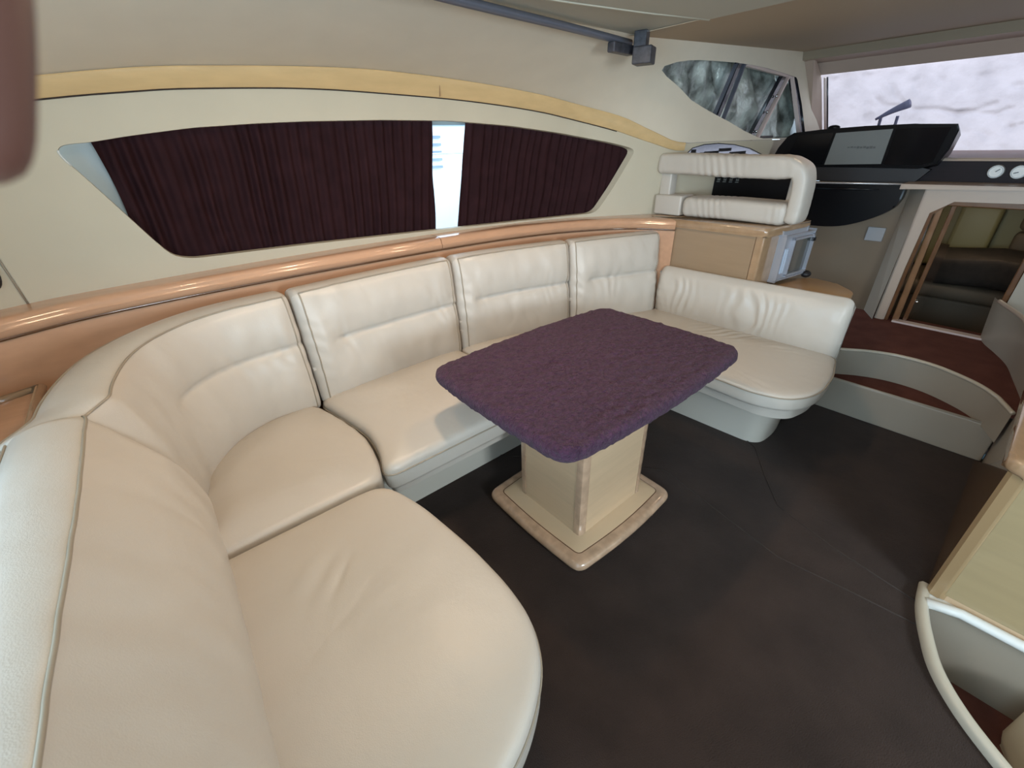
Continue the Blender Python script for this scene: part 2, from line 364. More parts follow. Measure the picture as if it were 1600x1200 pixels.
# dash ledge, gauge panel
DY = [1.62, 1.2, .8, .3, -.3, -1.6]
strip([[(4.92, y, 1.365) for y in DY], [(4.3, y, 1.36) for y in DY], [(4.03, y, 1.345) for y in DY]], DASHL, 'trim_11')
struct('trim_12', tube([(4.02, y, 1.338) for y in (1.6, 0, -1.6)], .012, 10), GELP, smooth=True)
dp = thing('gauge_panel', 'dark dashboard strip carrying round white gauges right of the pod', 'dashboard', (4.02, .2, 1.27))
obj('panel', box(4.01, 4.05, -1.5, .72, 1.20, 1.335, .004), PANELD, dp)
BEZ = mat('bezel_grey', (.30, .28, .26), .35, metal=.3)
for y in (.31, .215, .12):
    bm = bmesh.new(); bmesh.ops.create_cone(bm, cap_ends=True, segments=28, radius1=.038, radius2=.034, depth=.02)
    for v in bm.verts: v.co = Vector((4.0-v.co.z*.5, y+v.co.x, 1.278+v.co.y))
    bz = obj('gauge_bezel', bm, BEZ, dp, True, 40)
    bm = bmesh.new(); bmesh.ops.create_cone(bm, cap_ends=True, segments=28, radius1=.027, radius2=.027, depth=.004)
    for v in bm.verts: v.co = Vector((3.989-v.co.z, y+v.co.x, 1.278+v.co.y))
    obj('dial', bm, WHITE, bz, True, 40)
    obj('needle', box(3.983, 3.987, y-.002, y+.002, 1.278, 1.298, rot=((3.985, y, 1.278), Matrix.Rotation(.8 if y > .3 else -1.9, 3, 'X'))), BLKM, bz)
# ------------------------------------------------------------------ door, surround, forward bulkhead (x about 3.8)
def yz(pts, x0, x1, bev=0):
    t = bmesh.new(); a = [t.verts.new((x0, p[0], p[1])) for p in pts]; b = [t.verts.new((x1, p[0], p[1])) for p in pts]
    t.faces.new(a); t.faces.new(b[::-1]); n = len(pts)
    for i in range(n): t.faces.new((a[i], a[(i+1) % n], b[(i+1) % n], b[i]))
    if bev: bmesh.ops.bevel(t, geom=[e for e in t.edges if abs(e.verts[0].co.x-e.verts[1].co.x) < 1e-6], offset=bev, segments=2, affect='EDGES')
    return t
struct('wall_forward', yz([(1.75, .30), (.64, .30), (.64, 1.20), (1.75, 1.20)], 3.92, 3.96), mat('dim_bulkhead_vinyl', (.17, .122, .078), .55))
strip([[(3.93, .66, 1.20), (3.93, .66, .34)], [(3.80, .56, 1.20), (3.74, .56, .34)]], GEL, 'trim_13')
struct('trim_14', yz([(.56, .34), (.56, 1.195), (.45, 1.20), (.05, 1.21), (-1.6, 1.21), (-1.6, 1.135), (.04, 1.135), (.41, 1.135), (.505, 1.06), (.505, .34)], 3.78, 3.90, .008), GELP)
struct('trim_15', yz([(.58, 1.19), (.68, 1.185), (.68, 1.215), (-1.6, 1.235), (-1.6, 1.205), (.05, 1.205)], 3.74, 4.02, .006), GELP)
d = thing('door_1', '', 'door'); del d['label']; del d['category']; d['kind'] = 'structure'; d.location = (3.82, .25, .34)
bm = yz([(.505, .34), (.505, 1.06), (.42, 1.135), (.40, 1.135), (.485, 1.05), (.485, .34)], 3.79, 3.84, .004)
obj('door_frame', bm, DARKW, d)
obj('door_post', yz([(.465, .34), (.475, 1.08), (.448, 1.105), (.43, .34)], 3.80, 3.86, .006), MIDW, d)
obj('door_leaf', box(3.82, 4.30, .39, .415, .34, 1.12, .006), DARKW, d)
obj('door_frame', box(3.80, 3.86, -.01, .02, .34, 1.13, .006), DARKW, d)
obj('door_frame', box(3.80, 3.86, -.01, .45, 1.10, 1.135, .006), DARKW, d)
obj('door_threshold', box(3.77, 3.83, .0, .46, .355, .372, .004), ALU, d)
bm = bmesh.new(); bmesh.ops.create_uvsphere(bm, u_segments=12, v_segments=8, radius=.012)
for v in bm.verts: v.co += Vector((3.86, .385, .50))
obj('door_catch', bm, CHR, d, True)
struct('trim_16', box(3.75, 3.785, -.03, -.005, .36, .45, .004, rot=((3.77, -.02, .36), Matrix.Rotation(-.25, 3, 'X'))), GELP)
struct('wall_forward_starboard', yz([(-.01, .34), (-.01, 1.2), (-1.6, 1.2), (-1.6, .34)], 3.79, 3.9), GEL)
# lower cabin seen through the door
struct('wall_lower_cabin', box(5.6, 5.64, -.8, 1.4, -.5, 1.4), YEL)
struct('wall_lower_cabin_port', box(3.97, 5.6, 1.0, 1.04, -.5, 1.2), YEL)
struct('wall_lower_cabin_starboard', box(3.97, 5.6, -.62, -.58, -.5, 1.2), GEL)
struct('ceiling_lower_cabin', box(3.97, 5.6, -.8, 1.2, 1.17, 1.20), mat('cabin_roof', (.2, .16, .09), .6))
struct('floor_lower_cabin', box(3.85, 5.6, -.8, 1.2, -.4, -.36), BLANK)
b = thing('berth', 'berth with cushions in the dim cabin beyond the door', 'bed', (4.95, .2, -.36))
obj('berth_base', box(4.85, 5.55, -.55, .95, -.36, .30, .02), BUNK, b)
obj('mattress', box(4.82, 5.55, -.55, .95, .30, .42, .04), BUNK, b, True, 50)
obj('back_cushion', box(5.40, 5.56, .26, .9, .44, .95, .03), YEL, b, True, 50)
for z0, z1 in ((.62, .78), (.79, .96)): obj('pillow', box(5.33, 5.47, -.5, .14, z0, z1, .04), BUNK, b, True, 50)
bm = box(4.80, 5.3, -.5, .50, .44, .64, .05)
bmesh.ops.subdivide_edges(bm, edges=bm.edges[:], cuts=2, use_grid_fill=True)
for v in bm.verts: v.co += Vector((0, 0, .05*noise.noise(v.co*6))) + Vector((noise.noise(v.co*5)*.03, 0, 0))
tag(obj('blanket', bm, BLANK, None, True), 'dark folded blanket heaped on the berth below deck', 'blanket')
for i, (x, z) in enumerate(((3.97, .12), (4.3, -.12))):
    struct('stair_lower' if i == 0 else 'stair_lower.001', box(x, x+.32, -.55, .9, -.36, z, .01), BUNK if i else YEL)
# ------------------------------------------------------------------ floor, well, steps, raised deck
LIP = [(1.90, -.225), (1.79, -.225), (1.754, -.185), (1.70, -.188), (1.662, -.202), (1.60, -.218), (1.54, -.24), (1.478, -.267), (1.42, -.305), (1.376, -.341), (1.33, -.39), (1.288, -.441), (1.2, -.56), (1.1, -.75), (1.03, -1.0)]
fl = [(-1.6, -2.3), (-1.6, 2.35), (2.98, 2.35), (2.98, -.225)] + LIP + [(1.03, -2.3)]
idm = lambda x, y: Vector((x, y, 0))
struct('floor', sheet(fl, [], .4, .4, idm), CARP)
def ribbon_line(pts, name, m, r=.003):
    return struct(name, tube([(x, y, .001) for x, y in pts], r, 6), m, smooth=True)
ribbon_line([(1.05, 1.6), (1.45, 1.15), (1.693, .826), (1.62, .5), (1.563, .229), (1.60, 0), (1.624, -.198)], 'trim_17', JOINT_EDGE)  # dark line painted along the near edge of the floor's daylight patch
ribbon_line([(2.30, .75), (2.217, .603), (2.02, .47), (1.858, .345), (1.78, .1), (1.73, -.19)], 'trim_18', JOINT_EDGE)  # dark line painted along the shadow edge cast by the galley cabinet corner
# stair well going down to starboard
struct('floor_well', prism([(.4, -.1), (1.83, -.1), (1.83, -2.3), (.4, -2.3)], -.36, -.33), CARPR)
bm = bmesh.new(); L3 = LIP[2:]
for (x, y), (x2, y2) in zip(L3, L3[1:]):
    bm.faces.new([bm.verts.new(p) for p in ((x, y, .0), (x2, y2, .0), (x2+.02, y2-.02, -.35), (x+.02, y-.02, -.35))])
bmesh.ops.remove_doubles(bm, verts=bm.verts, dist=.0005); struct('wall_well', bm, GEL, smooth=True)
struct('wall_well_forward', box(1.80, 1.84, -2.3, -.19, -.36, .012), GEL)
cp = catmull([(1.83, -.185, .005), (1.754, -.190, .015), (1.69, -.20, .016), (1.60, -.225, .016), (1.478, -.272, .016), (1.376, -.346, .016), (1.288, -.446, .016), (1.19, -.58, .016), (1.02, -1.0, .016)], 6)
bm = bmesh.new(); prev = None
for i, p in enumerate(cp):
    tg = (cp[min(i+1, len(cp)-1)]-cp[max(i-1, 0)]).normalized(); n = Vector((tg.y, -tg.x, 0)); n = n if n.y < 0 or n.x > 0 else -n
    row = [bm.verts.new(p+n*a+Vector((0, 0, b))) for a, b in ((-.016, -.016), (-.018, .006), (-.010, .016), (.006, .016), (.016, .006), (.018, -.016), (.018, -.06))]
    if prev:
        for k in range(6): bm.faces.new((prev[k], prev[k+1], row[k+1], row[k]))
    prev = row
struct('trim_19', bm, mat('cream_coaming', (.50, .47, .39), .35, coat=.3), smooth=True)
bm = tube([(1.73, -.20, .02), (1.765, -.29, .02), (1.77, -.60, .02), (1.77, -1.2, .02)], .018, 10)
struct('trim_20', bm, GELW, smooth=True)
bm = sheet(round_poly([(1.83, -.185), (1.80, -2.0), (1.765, -2.0), (1.755, -.27), (1.70, -.20), (1.74, -.185)], .01, 2), [], .2, .2, lambda x, y: Vector((x, y, .018)))
struct('trim_21', bm, GELW)
tw = thing('well_bin', 'cream moulded step at the bottom of the stair well', 'step', (1.5, -.75, -.33))
obj('moulded_step', prism(round_poly([(1.72, -.50), (1.72, -1.2), (1.05, -1.2), (1.30, -.75), (1.5, -.60)], .06), -.33, -.10, .03), mat('cream_moulding', (.62, .56, .42), .4), tw, True, 40)
# first step: lens-shaped brown tread behind a beige riser, then the curved second riser and raised deck
RIS = [(2.99, .9), (3.0, .70), (3.03, .56), (3.12, .42), (3.165, .28), (3.15, .12), (3.06, -.04), (2.96, -.13), (2.88, -.17), (2.80, -.205)]
RC = [(p.x, p.y) for p in catmull([(a, b, 0) for a, b in RIS], 6)]
struct('stair_tread', sheet([(2.965, .9), (2.965, -.19)]+[(2.86, -.19)]+[(x+.01, y) for x, y in RC[::-1]], [], .1, .1, lambda x, y: Vector((x, y, .192))) if False else prism([(2.96, 1.0), (2.96, -.21), (3.3, -.21), (3.3, 1.0)], .0, .192), CARPR)
struct('stair_riser', box(2.94, 2.962, -.21, 1.0, 0, .205, .006), GEL)
struct('trim_22', tube([(2.95, 1.0, .203), (2.95, -.20, .203)], .009, 8), GEL, smooth=True)
bm = bmesh.new()
for (x, y), (x2, y2) in zip(RC, RC[1:]): bm.faces.new([bm.verts.new(p) for p in ((x, y, .19), (x2, y2, .19), (x2, y2, .36), (x, y, .36))])
bmesh.ops.remove_doubles(bm, verts=bm.verts, dist=.0005); struct('stair_riser_upper', bm, GEL, smooth=True)
struct('trim_23', tube([(x, y, .358) for x, y in RC], .010, 8), mat('riser_edge', (.50, .44, .35), .3, coat=.4), smooth=True)
deck = [(x+.004, y) for x, y in RC] + [(2.86, -.3), (3.92, -.3), (3.92, 1.75), (2.99, 1.75)]
struct('floor_raised', prism(deck, .33, .36), CARPR)
# starboard moulded liner beside the steps
def xz(pts, y0, y1, bev=0):
    t = bmesh.new(); a = [t.verts.new((p[0], y0, p[1])) for p in pts]; b = [t.verts.new((p[0], y1, p[1])) for p in pts]
    t.faces.new(a); t.faces.new(b[::-1]); n = len(pts)
    for i in range(n): t.faces.new((a[i], a[(i+1) % n], b[(i+1) % n], b[i]))
    return t
struct('wall_starboard_liner', xz([(1.9, .01), (2.98, 0), (2.98, .36), (2.80, .37), (2.62, .60), (1.95, .60)], -.217, -.25), GEL)
BW = [(3.80, .02), (3.70, -.015), (3.58, -.07), (3.42, -.13), (3.2, -.175), (3.02, -.21), (2.86, -.24), (2.7, -.3)]
bwc = [(p.x, p.y) for p in catmull([(a, b, 0) for a, b in BW], 5)]
bm = bmesh.new()
for (x, y), (x2, y2) in zip(bwc, bwc[1:]): bm.faces.new([bm.verts.new(p) for p in ((x, y, .35), (x2, y2, .35), (x2, y2+.03, .62), (x, y+.03, .62))])
bmesh.ops.remove_doubles(bm, verts=bm.verts, dist=.0005); struct('wall_helm_base', bm, GEL, smooth=True)
struct('trim_24', tube([(x, y+.03, .62) for x, y in bwc[4:]], .012, 8), GELP, smooth=True)
hs = thing('helm_footwell', 'dark red upholstered pad inside the curved starboard coaming', 'seat', (3.35, -.5, .36))
obj('pad', prism(round_poly([(3.75, -.12), (3.75, -.9), (3.0, -.9), (3.0, -.26), (3.4, -.19)], .05), .36, .56, .03), CARPR, hs, True, 40)
# starboard galley cabinet
g = thing('galley_cabinet', 'khaki wood galley cabinet with rounded corner at right edge above stair well', 'cabinet', (1.9, -.5, 0))
obj('side_panel', xz([(1.80, .02), (2.93, .0), (2.3, .33), (1.88, .60), (1.80, .60)], -.19, -.215), mat('brown_side_wood', (.20, .115, .05), .22, wood=(1, 1, 8), var=.35, coat=.7), g)
bm = bmesh.new()
for (a, b_) in (((1.80, -.19), (1.785, -.20)), ((1.785, -.20), (1.78, -.225))):
    bm.faces.new([bm.verts.new(p) for p in ((*a, .02), (*b_, .02), (*b_, .60), (*a, .60))])
obj('corner_post', tube([(1.812, -.222, .02), (1.812, -.222, .60)], .030, 12, bm), mat('post_brown', (.34, .23, .12), .25, coat=.6), g, True, 40)
obj('front_panel', prism([(1.785, -.235), (1.785, -1.9), (1.82, -1.9), (1.82, -.235)], .045, .60, .003), GREYW, g)
obj('plinth', box(1.79, 1.83, -1.9, -.225, .018, .045), WOOD, g)
obj('worktop', prism(round_poly([(1.74, -.17), (1.74, -1.9), (2.5, -1.9), (2.5, -.17)], .05), .60, .655, .02), TRIMW, g, True, 40)
# remaining room shell and an added shading bulkhead (starboard side and aft, outside the frame)
struct('wall_starboard', xz([(-1.6, 0), (4.6, 0), (4.6, 1.2), (2.4, 1.2), (2.4, 1.02), (-1.6, 1.02)], -2.2, -2.25), VIN)
struct('wall_starboard_upper', xz([(-1.6, 1.6), (4.6, 1.6), (4.6, 2.1), (-1.6, 2.0)], -2.2, -2.25), HEADV)
struct('wall_starboard_forward', xz([(2.4, 1.2), (4.9, 1.2), (4.9, 1.6), (2.4, 1.6)], -2.2, -2.25), HEADV)
bm = bmesh.new(); bm.faces.new([bm.verts.new(p) for p in ((-1.6, -2.23, 1.02), (2.4, -2.23, 1.02), (2.4, -2.23, 1.6), (-1.6, -2.23, 1.6))]); struct('window_4', bm, GLASS)
struct('wall_aft_shading', box(-.80, -.76, 1.05, 2.4, 0, 1.98), VIN)  # unseen bulkhead, placed here to keep daylight off the lower left wall
struct('wall_aft_starboard', box(-1.62, -1.58, -2.25, -1.5, 0, 1.98), VIN)
# ------------------------------------------------------------------ wall base panel, shelf
SH = [(-1.5, 1.75), (-.9, 1.98), (-.45, 2.16), (-.24, 2.235), (.0, 2.265), (.47, 2.285), (1.13, 2.275), (1.69, 2.235), (2.1, 2.15), (2.40, 2.02), (2.63, 1.85), (2.77, 1.60)]
shp = catmull([(a, b, 0) for a, b in SH], 8)
def sweep_plan(path, prof, capped=True):
    bm = bmesh.new(); prev = None; n = len(path); first = None
    for i, p in enumerate(path):
        tg = (path[min(i+1, n-1)]-path[max(i-1, 0)]); tg.z = 0; tg.normalize(); nn = Vector((-tg.y, tg.x, 0))
        row = [bm.verts.new(Vector((p.x, p.y, 0))+nn*a+Vector((0, 0, b))) for a, b in prof]
        if prev:
            for k in range(len(prof)): bm.faces.new((prev[k], prev[(k+1) % len(prof)], row[(k+1) % len(prof)], row[k]))
        else: first = row
        prev = row
    bm.faces.new(first[::-1]); bm.faces.new(prev); return bm
arc = [(-.012+.03-.03*math.cos(a), 1.028-.03+.03*math.sin(a)+.004) for a in [math.pi*.5*k/5 for k in range(6)]]
prof = [(.19, 1.035), (.04, 1.034)] + arc[::-1] + [(-.018, .995), (-.016, .978), (-.008, .970), (.19, .970)]
sh = thing('wall_shelf', 'long varnished wooden ledge under the port window behind the sofa', 'shelf', (1.1, 2.3, .97))
k0 = min(range(len(shp)), key=lambda i: abs(shp[i].x-1.38))
obj('ledge', sweep_plan(shp[:k0+1], prof), WOODX, sh, True, 40)
gp = shp[k0:]; gp = [gp[0].lerp(gp[1], .06)]+gp[1:]
obj('ledge', sweep_plan(gp, prof), WOODX, sh, True, 40)
obj('groove_bead', sweep_plan(shp, [(-.004, .972), (-.006, .966), (-.004, .960), (.02, .960), (.02, .972)]), DARKW, sh, True)
struct('wall_port_lower', sweep_plan(shp, [(.004, .962), (.004, 0), (.05, 0), (.05, .962)]), WOODX, smooth=True, angle=40)
# aft side locker ledge with a raised rim, and the dark fitting at the frame's left edge
lk = thing('side_locker', 'pale wood locker top with raised rim behind the sofa corner at left', 'locker', (-.7, 1.9, 0))
obj('body', prism([(-.755, 1.25), (-.42, 1.25), (-.42, 2.10), (-.60, 2.03), (-.755, 1.97)], 0, .785), WOODX, lk)
obj('rim', tube([(-.43, 1.25, .79), (-.43, 2.10, .79), (-.60, 2.035, .79), (-.75, 1.975, .79)], .016, 8), TRIMW, lk, True)
bm = bmesh.new(); bmesh.ops.create_uvsphere(bm, u_segments=20, v_segments=12, radius=1)
for v in bm.verts: v.co = wall(-.425, 1.16)+Vector((v.co.x*.030, v.co.y*.02, v.co.z*.055))
tag(obj('wall_vent', bm, BLKM, None, True), 'dark oval fitting on the aft wall panel at far left', 'fitting')

# ------------------------------------------------------------------ curtains, glass and what lies outside
def curtain(name, label, xl, xr, seed):
    bm = bmesh.new(); vv = []; nu = 300; nv = 16
    for i in range(nu+1):
        u = i/nu; r = []
        for j in range(nv+1):
            v = j/nv; a, b = xl(v), xr(v); x = lerp(a, b, u); z = lerp(.985, 1.60 if False else 1.64, v)
            xs = x+.035*noise.noise(Vector((x*6, seed, 0)))+.012*noise.noise(Vector((x*3, v*2.5, seed)))
            am = .45+.9*abs(noise.noise(Vector((x*4.3, v*.8, seed+3))))
            sn = math.sin(xs*2*math.pi/.052)
            d = .064+.013*am*math.copysign(abs(sn)**.7, sn)+.006*noise.noise(Vector((x*38, v*1.2, seed)))
            r.append(bm.verts.new(wall(x, z)+Vector((0, d, 0))))
        vv.append(r)
    for i in range(nu):
        for j in range(nv): bm.faces.new((vv[i][j], vv[i+1][j], vv[i+1][j+1], vv[i][j+1]))
    return tag(obj(name, bm, CURT, None, True), label, 'curtain')
g0b, g0t, g1b, g1t = 1.507*S, 1.48*S, 1.662*S, 1.690*S
curtain('curtain', 'long maroon pleated curtain covering the aft part of the side window', lambda v: lerp(-.02, -.02, v)+.035*math.sin(math.pi*(1-v))-.01*(1-v), lambda v: lerp(g0b, g0t, v)+.018+.003*math.sin(v*9), 3.3)
curtain('curtain', 'shorter maroon pleated curtain on the forward part of the side window', lambda v: lerp(g1b, g1t, v)+.022+.003*math.sin(v*7+1), lambda v: 2.80, 8.1)
for k, r in enumerate(((-.3, 2.9),)):
    bm = bmesh.new(); vv = []
    for x in arange(-.3, 2.95, .15): vv.append([bm.verts.new(wall(x, z)+Vector((0, .125, 0))) for z in (.9, 1.3, 1.70)])
    for i in range(len(vv)-1):
        for j in range(2): bm.faces.new((vv[i][j], vv[i+1][j], vv[i+1][j+1], vv[i][j+1]))
    struct('window_1', bm, GLASS, smooth=True)
# outer skin below/above the window so daylight only enters through the glass
bm = bmesh.new(); vv = []
LIN = mat('grey_window_lining', (.36, .40, .40), .5)
for x in arange(-1.5, 2.5, .15): vv.append([bm.verts.new(wall(x, z)+Vector((0, .14 if x < 2.5 else .05, 0))) for z in ((1.60, 1.75) if x < 2.5 else (1.52, 1.60))])
for i in range(len(vv)-1): bm.faces.new((vv[i][0], vv[i+1][0], vv[i+1][1], vv[i][1]))
struct('wall_outer_skin_upper', bm, LIN)
bm = bmesh.new(); vv = []
for x in arange(-1.5, 3.0, .15): vv.append([bm.verts.new(wall(x, z)+Vector((0, .14, 0))) for z in (.0, 1.0)])
for i in range(len(vv)-1): bm.faces.new((vv[i][0], vv[i+1][0], vv[i+1][1], vv[i][1]))
struct('wall_outer_skin_lower', bm, HULL)
# grey board filling the window's aft corner
bm = bmesh.new(); P = [(-.16, 1.40), (-.16, 1.62), (.045, 1.60), (.045, 1.42), (.10, 1.10), (.02, 1.10)]
tag(obj('window_corner_board', sheet(P, [], .1, .1, lambda x, z: wall(x, z)+Vector((0, .10, 0))), LIN), 'grey board behind the window corner left of the long curtain', 'board')
struct('trim_25', tube([wall(a, b)+Vector((0, -.001, 0)) for a, b in [WIN[-4], WIN[-3], WIN[-2], WIN[-1], WIN[0], WIN[1]]], .003, 6), GELW, smooth=True)
# translucent cover outside the small round-ended window
bm = bmesh.new(); bm.faces.new([bm.verts.new(wall(x, z)+Vector((0, .014, 0))) for x, z in ((2.95, 1.30), (4.0, 1.30), (4.0, 1.50), (2.95, 1.50))])
cv = tag(obj('port_light_cover', bm, COVER), 'pale lavender cover behind the small round-ended window over the bench backrest', 'cover')
bm = bmesh.new()
for i, (x0, x1, z0, z1) in enumerate(((3.10, 3.16, 1.40, 1.43), (3.18, 3.27, 1.385, 1.41), (3.20, 3.40, 1.40, 1.415), (3.34, 3.52, 1.41, 1.43), (3.45, 3.7, 1.385, 1.405))):
    y = yw((x0+x1)/2, 1.4)+.009; box(x0, x1, y-.002, y+.002, z0, z1, bm=bm)
obj('dark_print', bm, BLKM, cv)
struct('trim_26', tube([wall(a, b)+Vector((0, -.001, 0)) for a, b in SMALL], .003, 6, closed=True), DARKF, smooth=True)
# outside: water, pontoon, a neighbouring boat
struct('harbour_water', prism([(-60, -60), (60, -60), (60, 80), (-60, 80)], -.82, -.8), WATER)
pn = thing('pontoon', 'blue-grey floating pontoon seen low through the gap between curtains', 'dock', (3.5, 6, -.8))
obj('deck', box(-6, 14, 4.8, 6.4, -.8, .10), STONE, pn); obj('kerb', box(-6, 14, 4.75, 4.85, .10, .16), HULL, pn); obj('kerb', box(-6, 14, 6.35, 6.45, .10, .16), HULL, pn)
nb = thing('neighbour_boat', 'bright white boat with a blue stripe seen through the curtain gap', 'boat', (6, 11, -.8))
obj('hull', prism(round_poly([(-3, 9), (14, 9), (20, 11), (14, 13), (-3, 13)], .8), -.8, 1.0, .2), HULL, nb, True, 40)
obj('cabin', prism(round_poly([(0, 9.6), (11, 9.6), (14, 11), (11, 12.4), (0, 12.4)], .6), 1.0, 2.3, .15), HULL, nb, True, 40)
obj('stripe', box(0.2, 11, 9.56, 9.60, 1.90, 2.05), BLUE, nb)
for k in range(5): obj('vent_slat', box(4.6, 6.0, 9.55, 9.59, 1.05+.15*k, 1.10+.15*k), STONE, nb)
bm = tube([(-3, 9.05, 1.35), (14, 9.05, 1.35)], .02, 6)
for x in range(-3, 15, 2): tube([(x, 9.05, 1.0), (x, 9.05, 1.35)], .015, 6, bm)
obj('guard_rail', bm, CHR, nb, True)

# ------------------------------------------------------------------ tri window contents
def tri_bar(name, a, b, wd, m, dep=.03, off=.0):
    A = head(*a)+Vector((0, off, 0)); B = head(*b)+Vector((0, off, 0)); D = (B-A).normalized(); Wd = D.cross(Vector((0, 1, 0))).normalized()
    bm = bmesh.new(); vs = []
    for P in (A, B):
        for s, t_ in ((-1, 0), (1, 0), (1, 1), (-1, 1)): vs.append(bm.verts.new(P+Wd*s*wd/2+Vector((0, dep*t_, 0))))
    for f in ((0, 1, 2, 3), (4, 5, 6, 7), (0, 1, 5, 4), (1, 2, 6, 5), (2, 3, 7, 6), (3, 0, 4, 7)): bm.faces.new([vs[i] for i in f])
    bmesh.ops.bevel(bm, geom=bm.edges[:], offset=.003, segments=2, affect='EDGES')
    return bm
w2 = thing('window_2', '', 'x'); del w2['label']; del w2['category']; w2['kind'] = 'structure'; w2.location = (3.6, 1.7, 1.5)
obj('mullion', tri_bar('', (3.40, .84), (3.29, .22), .045, DARKF, off=.02), DARKF, w2)
obj('mullion_edge', tri_bar('', (3.46, .83), (3.35, .18), .012, ALU, off=.012), RAILM, w2)
obj('mullion_edge', tri_bar('', (3.36, .83), (3.25, .25), .006, ALU, off=.012), RAILM, w2)
obj('mullion', tri_bar('', (4.10, .75), (3.72, .02), .055, DARKF, off=.02), DARKF, w2)
obj('mullion_strip', tri_bar('', (4.16, .73), (3.80, .01), .022, ALU, off=.012), ALU, w2)
obj('frame_post', tri_bar('', (4.23, .74), (4.50, -.02), .06, DARKF, off=.012), DARKF, w2)
obj('frame_post_edge', tri_bar('', (4.205, .73), (4.44, .02), .010, ALU, off=.006), ALU, w2)
obj('frame_top', tri_bar('', (3.48, .822), (4.20, .715), .018, ALU, off=.012), ALU, w2)
for (x, t_) in ((3.98, .5), (3.87, .32), (3.76, .1)):
    bm = bmesh.new(); bmesh.ops.create_uvsphere(bm, u_segments=10, v_segments=6, radius=.010)
    for v in bm.verts: v.co += head(x, t_)+Vector((0, .015, 0))
    obj('frame_screw', bm, CHR, w2, True)
bm = bmesh.new(); vv = []
for i in range(90):
    r = []
    for j in range(40):
        x = lerp(2.4, 4.5, i/89); t_ = lerp(0.0, 1.0, j/39); p = head(x, max(t_, 0))+Vector((0, .12, min(t_, 0)*.5))
        n = .06*noise.noise(Vector((x*5+t_*1.5, t_*1.5, 2)))+.04*abs(noise.noise(Vector((x*10+t_*3, t_*3, 4))))+.008*noise.noise(Vector((x*30, t_*12, 4)))
        r.append(bm.verts.new(p+Vector((0, n, 0))))
    vv.append(r)
for i in range(89):
    for j in range(39): bm.faces.new((vv[i][j], vv[i+1][j], vv[i+1][j+1], vv[i][j+1]))
tag(obj('foil_cover', bm, FOIL, None, True), 'crinkled silver foil cover hung behind the triangular side window', 'cover')
bm = bmesh.new(); bm.faces.new([bm.verts.new(head(x, t_)+Vector((0, .16, 0))) for x, t_ in ((4.42, -.02), (5.3, -.02), (5.2, 1.0), (4.42, 1.0))])
tag(obj('window_end_board', bm, mat('grey_board', (.20, .19, .17), .4)), 'grey board behind the foremost corner of the triangular window', 'board')
# ------------------------------------------------------------------ ceiling rail and bracket
r = thing('ceiling_rail', 'blue-grey metal rail under the ceiling ending in a dark square bracket', 'rail', (1.7, 1.6, 1.93))
rp = [(-.3, 1.36, 1.925), (.5, 1.47, 1.925), (1.13, 1.555, 1.925), (1.7, 1.60, 1.92), (2.16, 1.635, 1.912)]
obj('rail', tube(catmull(rp, 4), .016, 8), RAILM, r, True)
obj('rail_flange', box(-.3, 2.05, -.002, .06, 0, .006, rot=None), RAILM, r).matrix_world = Matrix.Translation((0, 0, 0))
fl_ = [o for o in sc.objects if o.name.startswith('rail_flange')][0]
fl_.data.transform(Matrix.Translation((0, 1.42, 1.938)) @ Matrix.Rotation(math.radians(5.6), 4, 'Z'))
R3 = Matrix.Rotation(.35, 3, 'Z')
obj('bracket', box(2.13, 2.19, 1.54, 1.60, 1.87, 1.95, .005, rot=((2.16, 1.57, 1.9), R3)), BRK, r)
obj('bracket_block', box(2.11, 2.20, 1.50, 1.59, 1.815, 1.885, .006, rot=((2.16, 1.54, 1.85), R3)), BRK, r)
obj('bracket_arm', box(1.98, 2.16, 1.60, 1.64, 1.86, 1.90, .006, rot=((2.1, 1.62, 1.88), Matrix.Rotation(.1, 3, 'Z'))), BRK, r)
struct('trim_27', tube([(x, y, 1.93) for x, y in CPN[:6]], .006, 6), mat('seam_highlight', (.55, .52, .42), .5), smooth=True)  # highlight on the panel edge, put into a paler seam colour

# ------------------------------------------------------------------ sofa
sofa = thing('sofa', 'large U-shaped cream leather sofa wrapping around the table', 'sofa', (1.0, 1.6, 0))
CR = catmull([(-.20, -.6, 0), (-.17, .2, 0), (-.155, .63, 0), (-.14, 1.0, 0), (-.135, 1.3, 0), (-.125, 1.56, 0), (-.05, 1.80, 0), (.13, 1.96, 0), (.42, 2.0, 0), (.85, 2.035, 0), (1.28, 2.035, 0), (1.65, 1.98, 0), (1.98, 1.89, 0), (2.35, 1.77, 0), (2.74, 1.62, 0)], 16)
cum = [0]
for a, b in zip(CR, CR[1:]): cum.append(cum[-1]+(b-a).length)
def cpos(s):
    s = max(0, min(cum[-1]-1e-6, s)); i = 0
    import bisect
    i = min(bisect.bisect_right(cum, s)-1, len(CR)-2)
    t = (s-cum[i])/(cum[i+1]-cum[i]); p = CR[i].lerp(CR[i+1], t)
    a = CR[max(i-2, 0)]; b = CR[min(i+3, len(CR)-1)]; tg = (b-a).normalized(); return p, Vector((-tg.y, tg.x, 0))
def s_at(test): return cum[next(i for i, p in enumerate(CR) if test(p))]
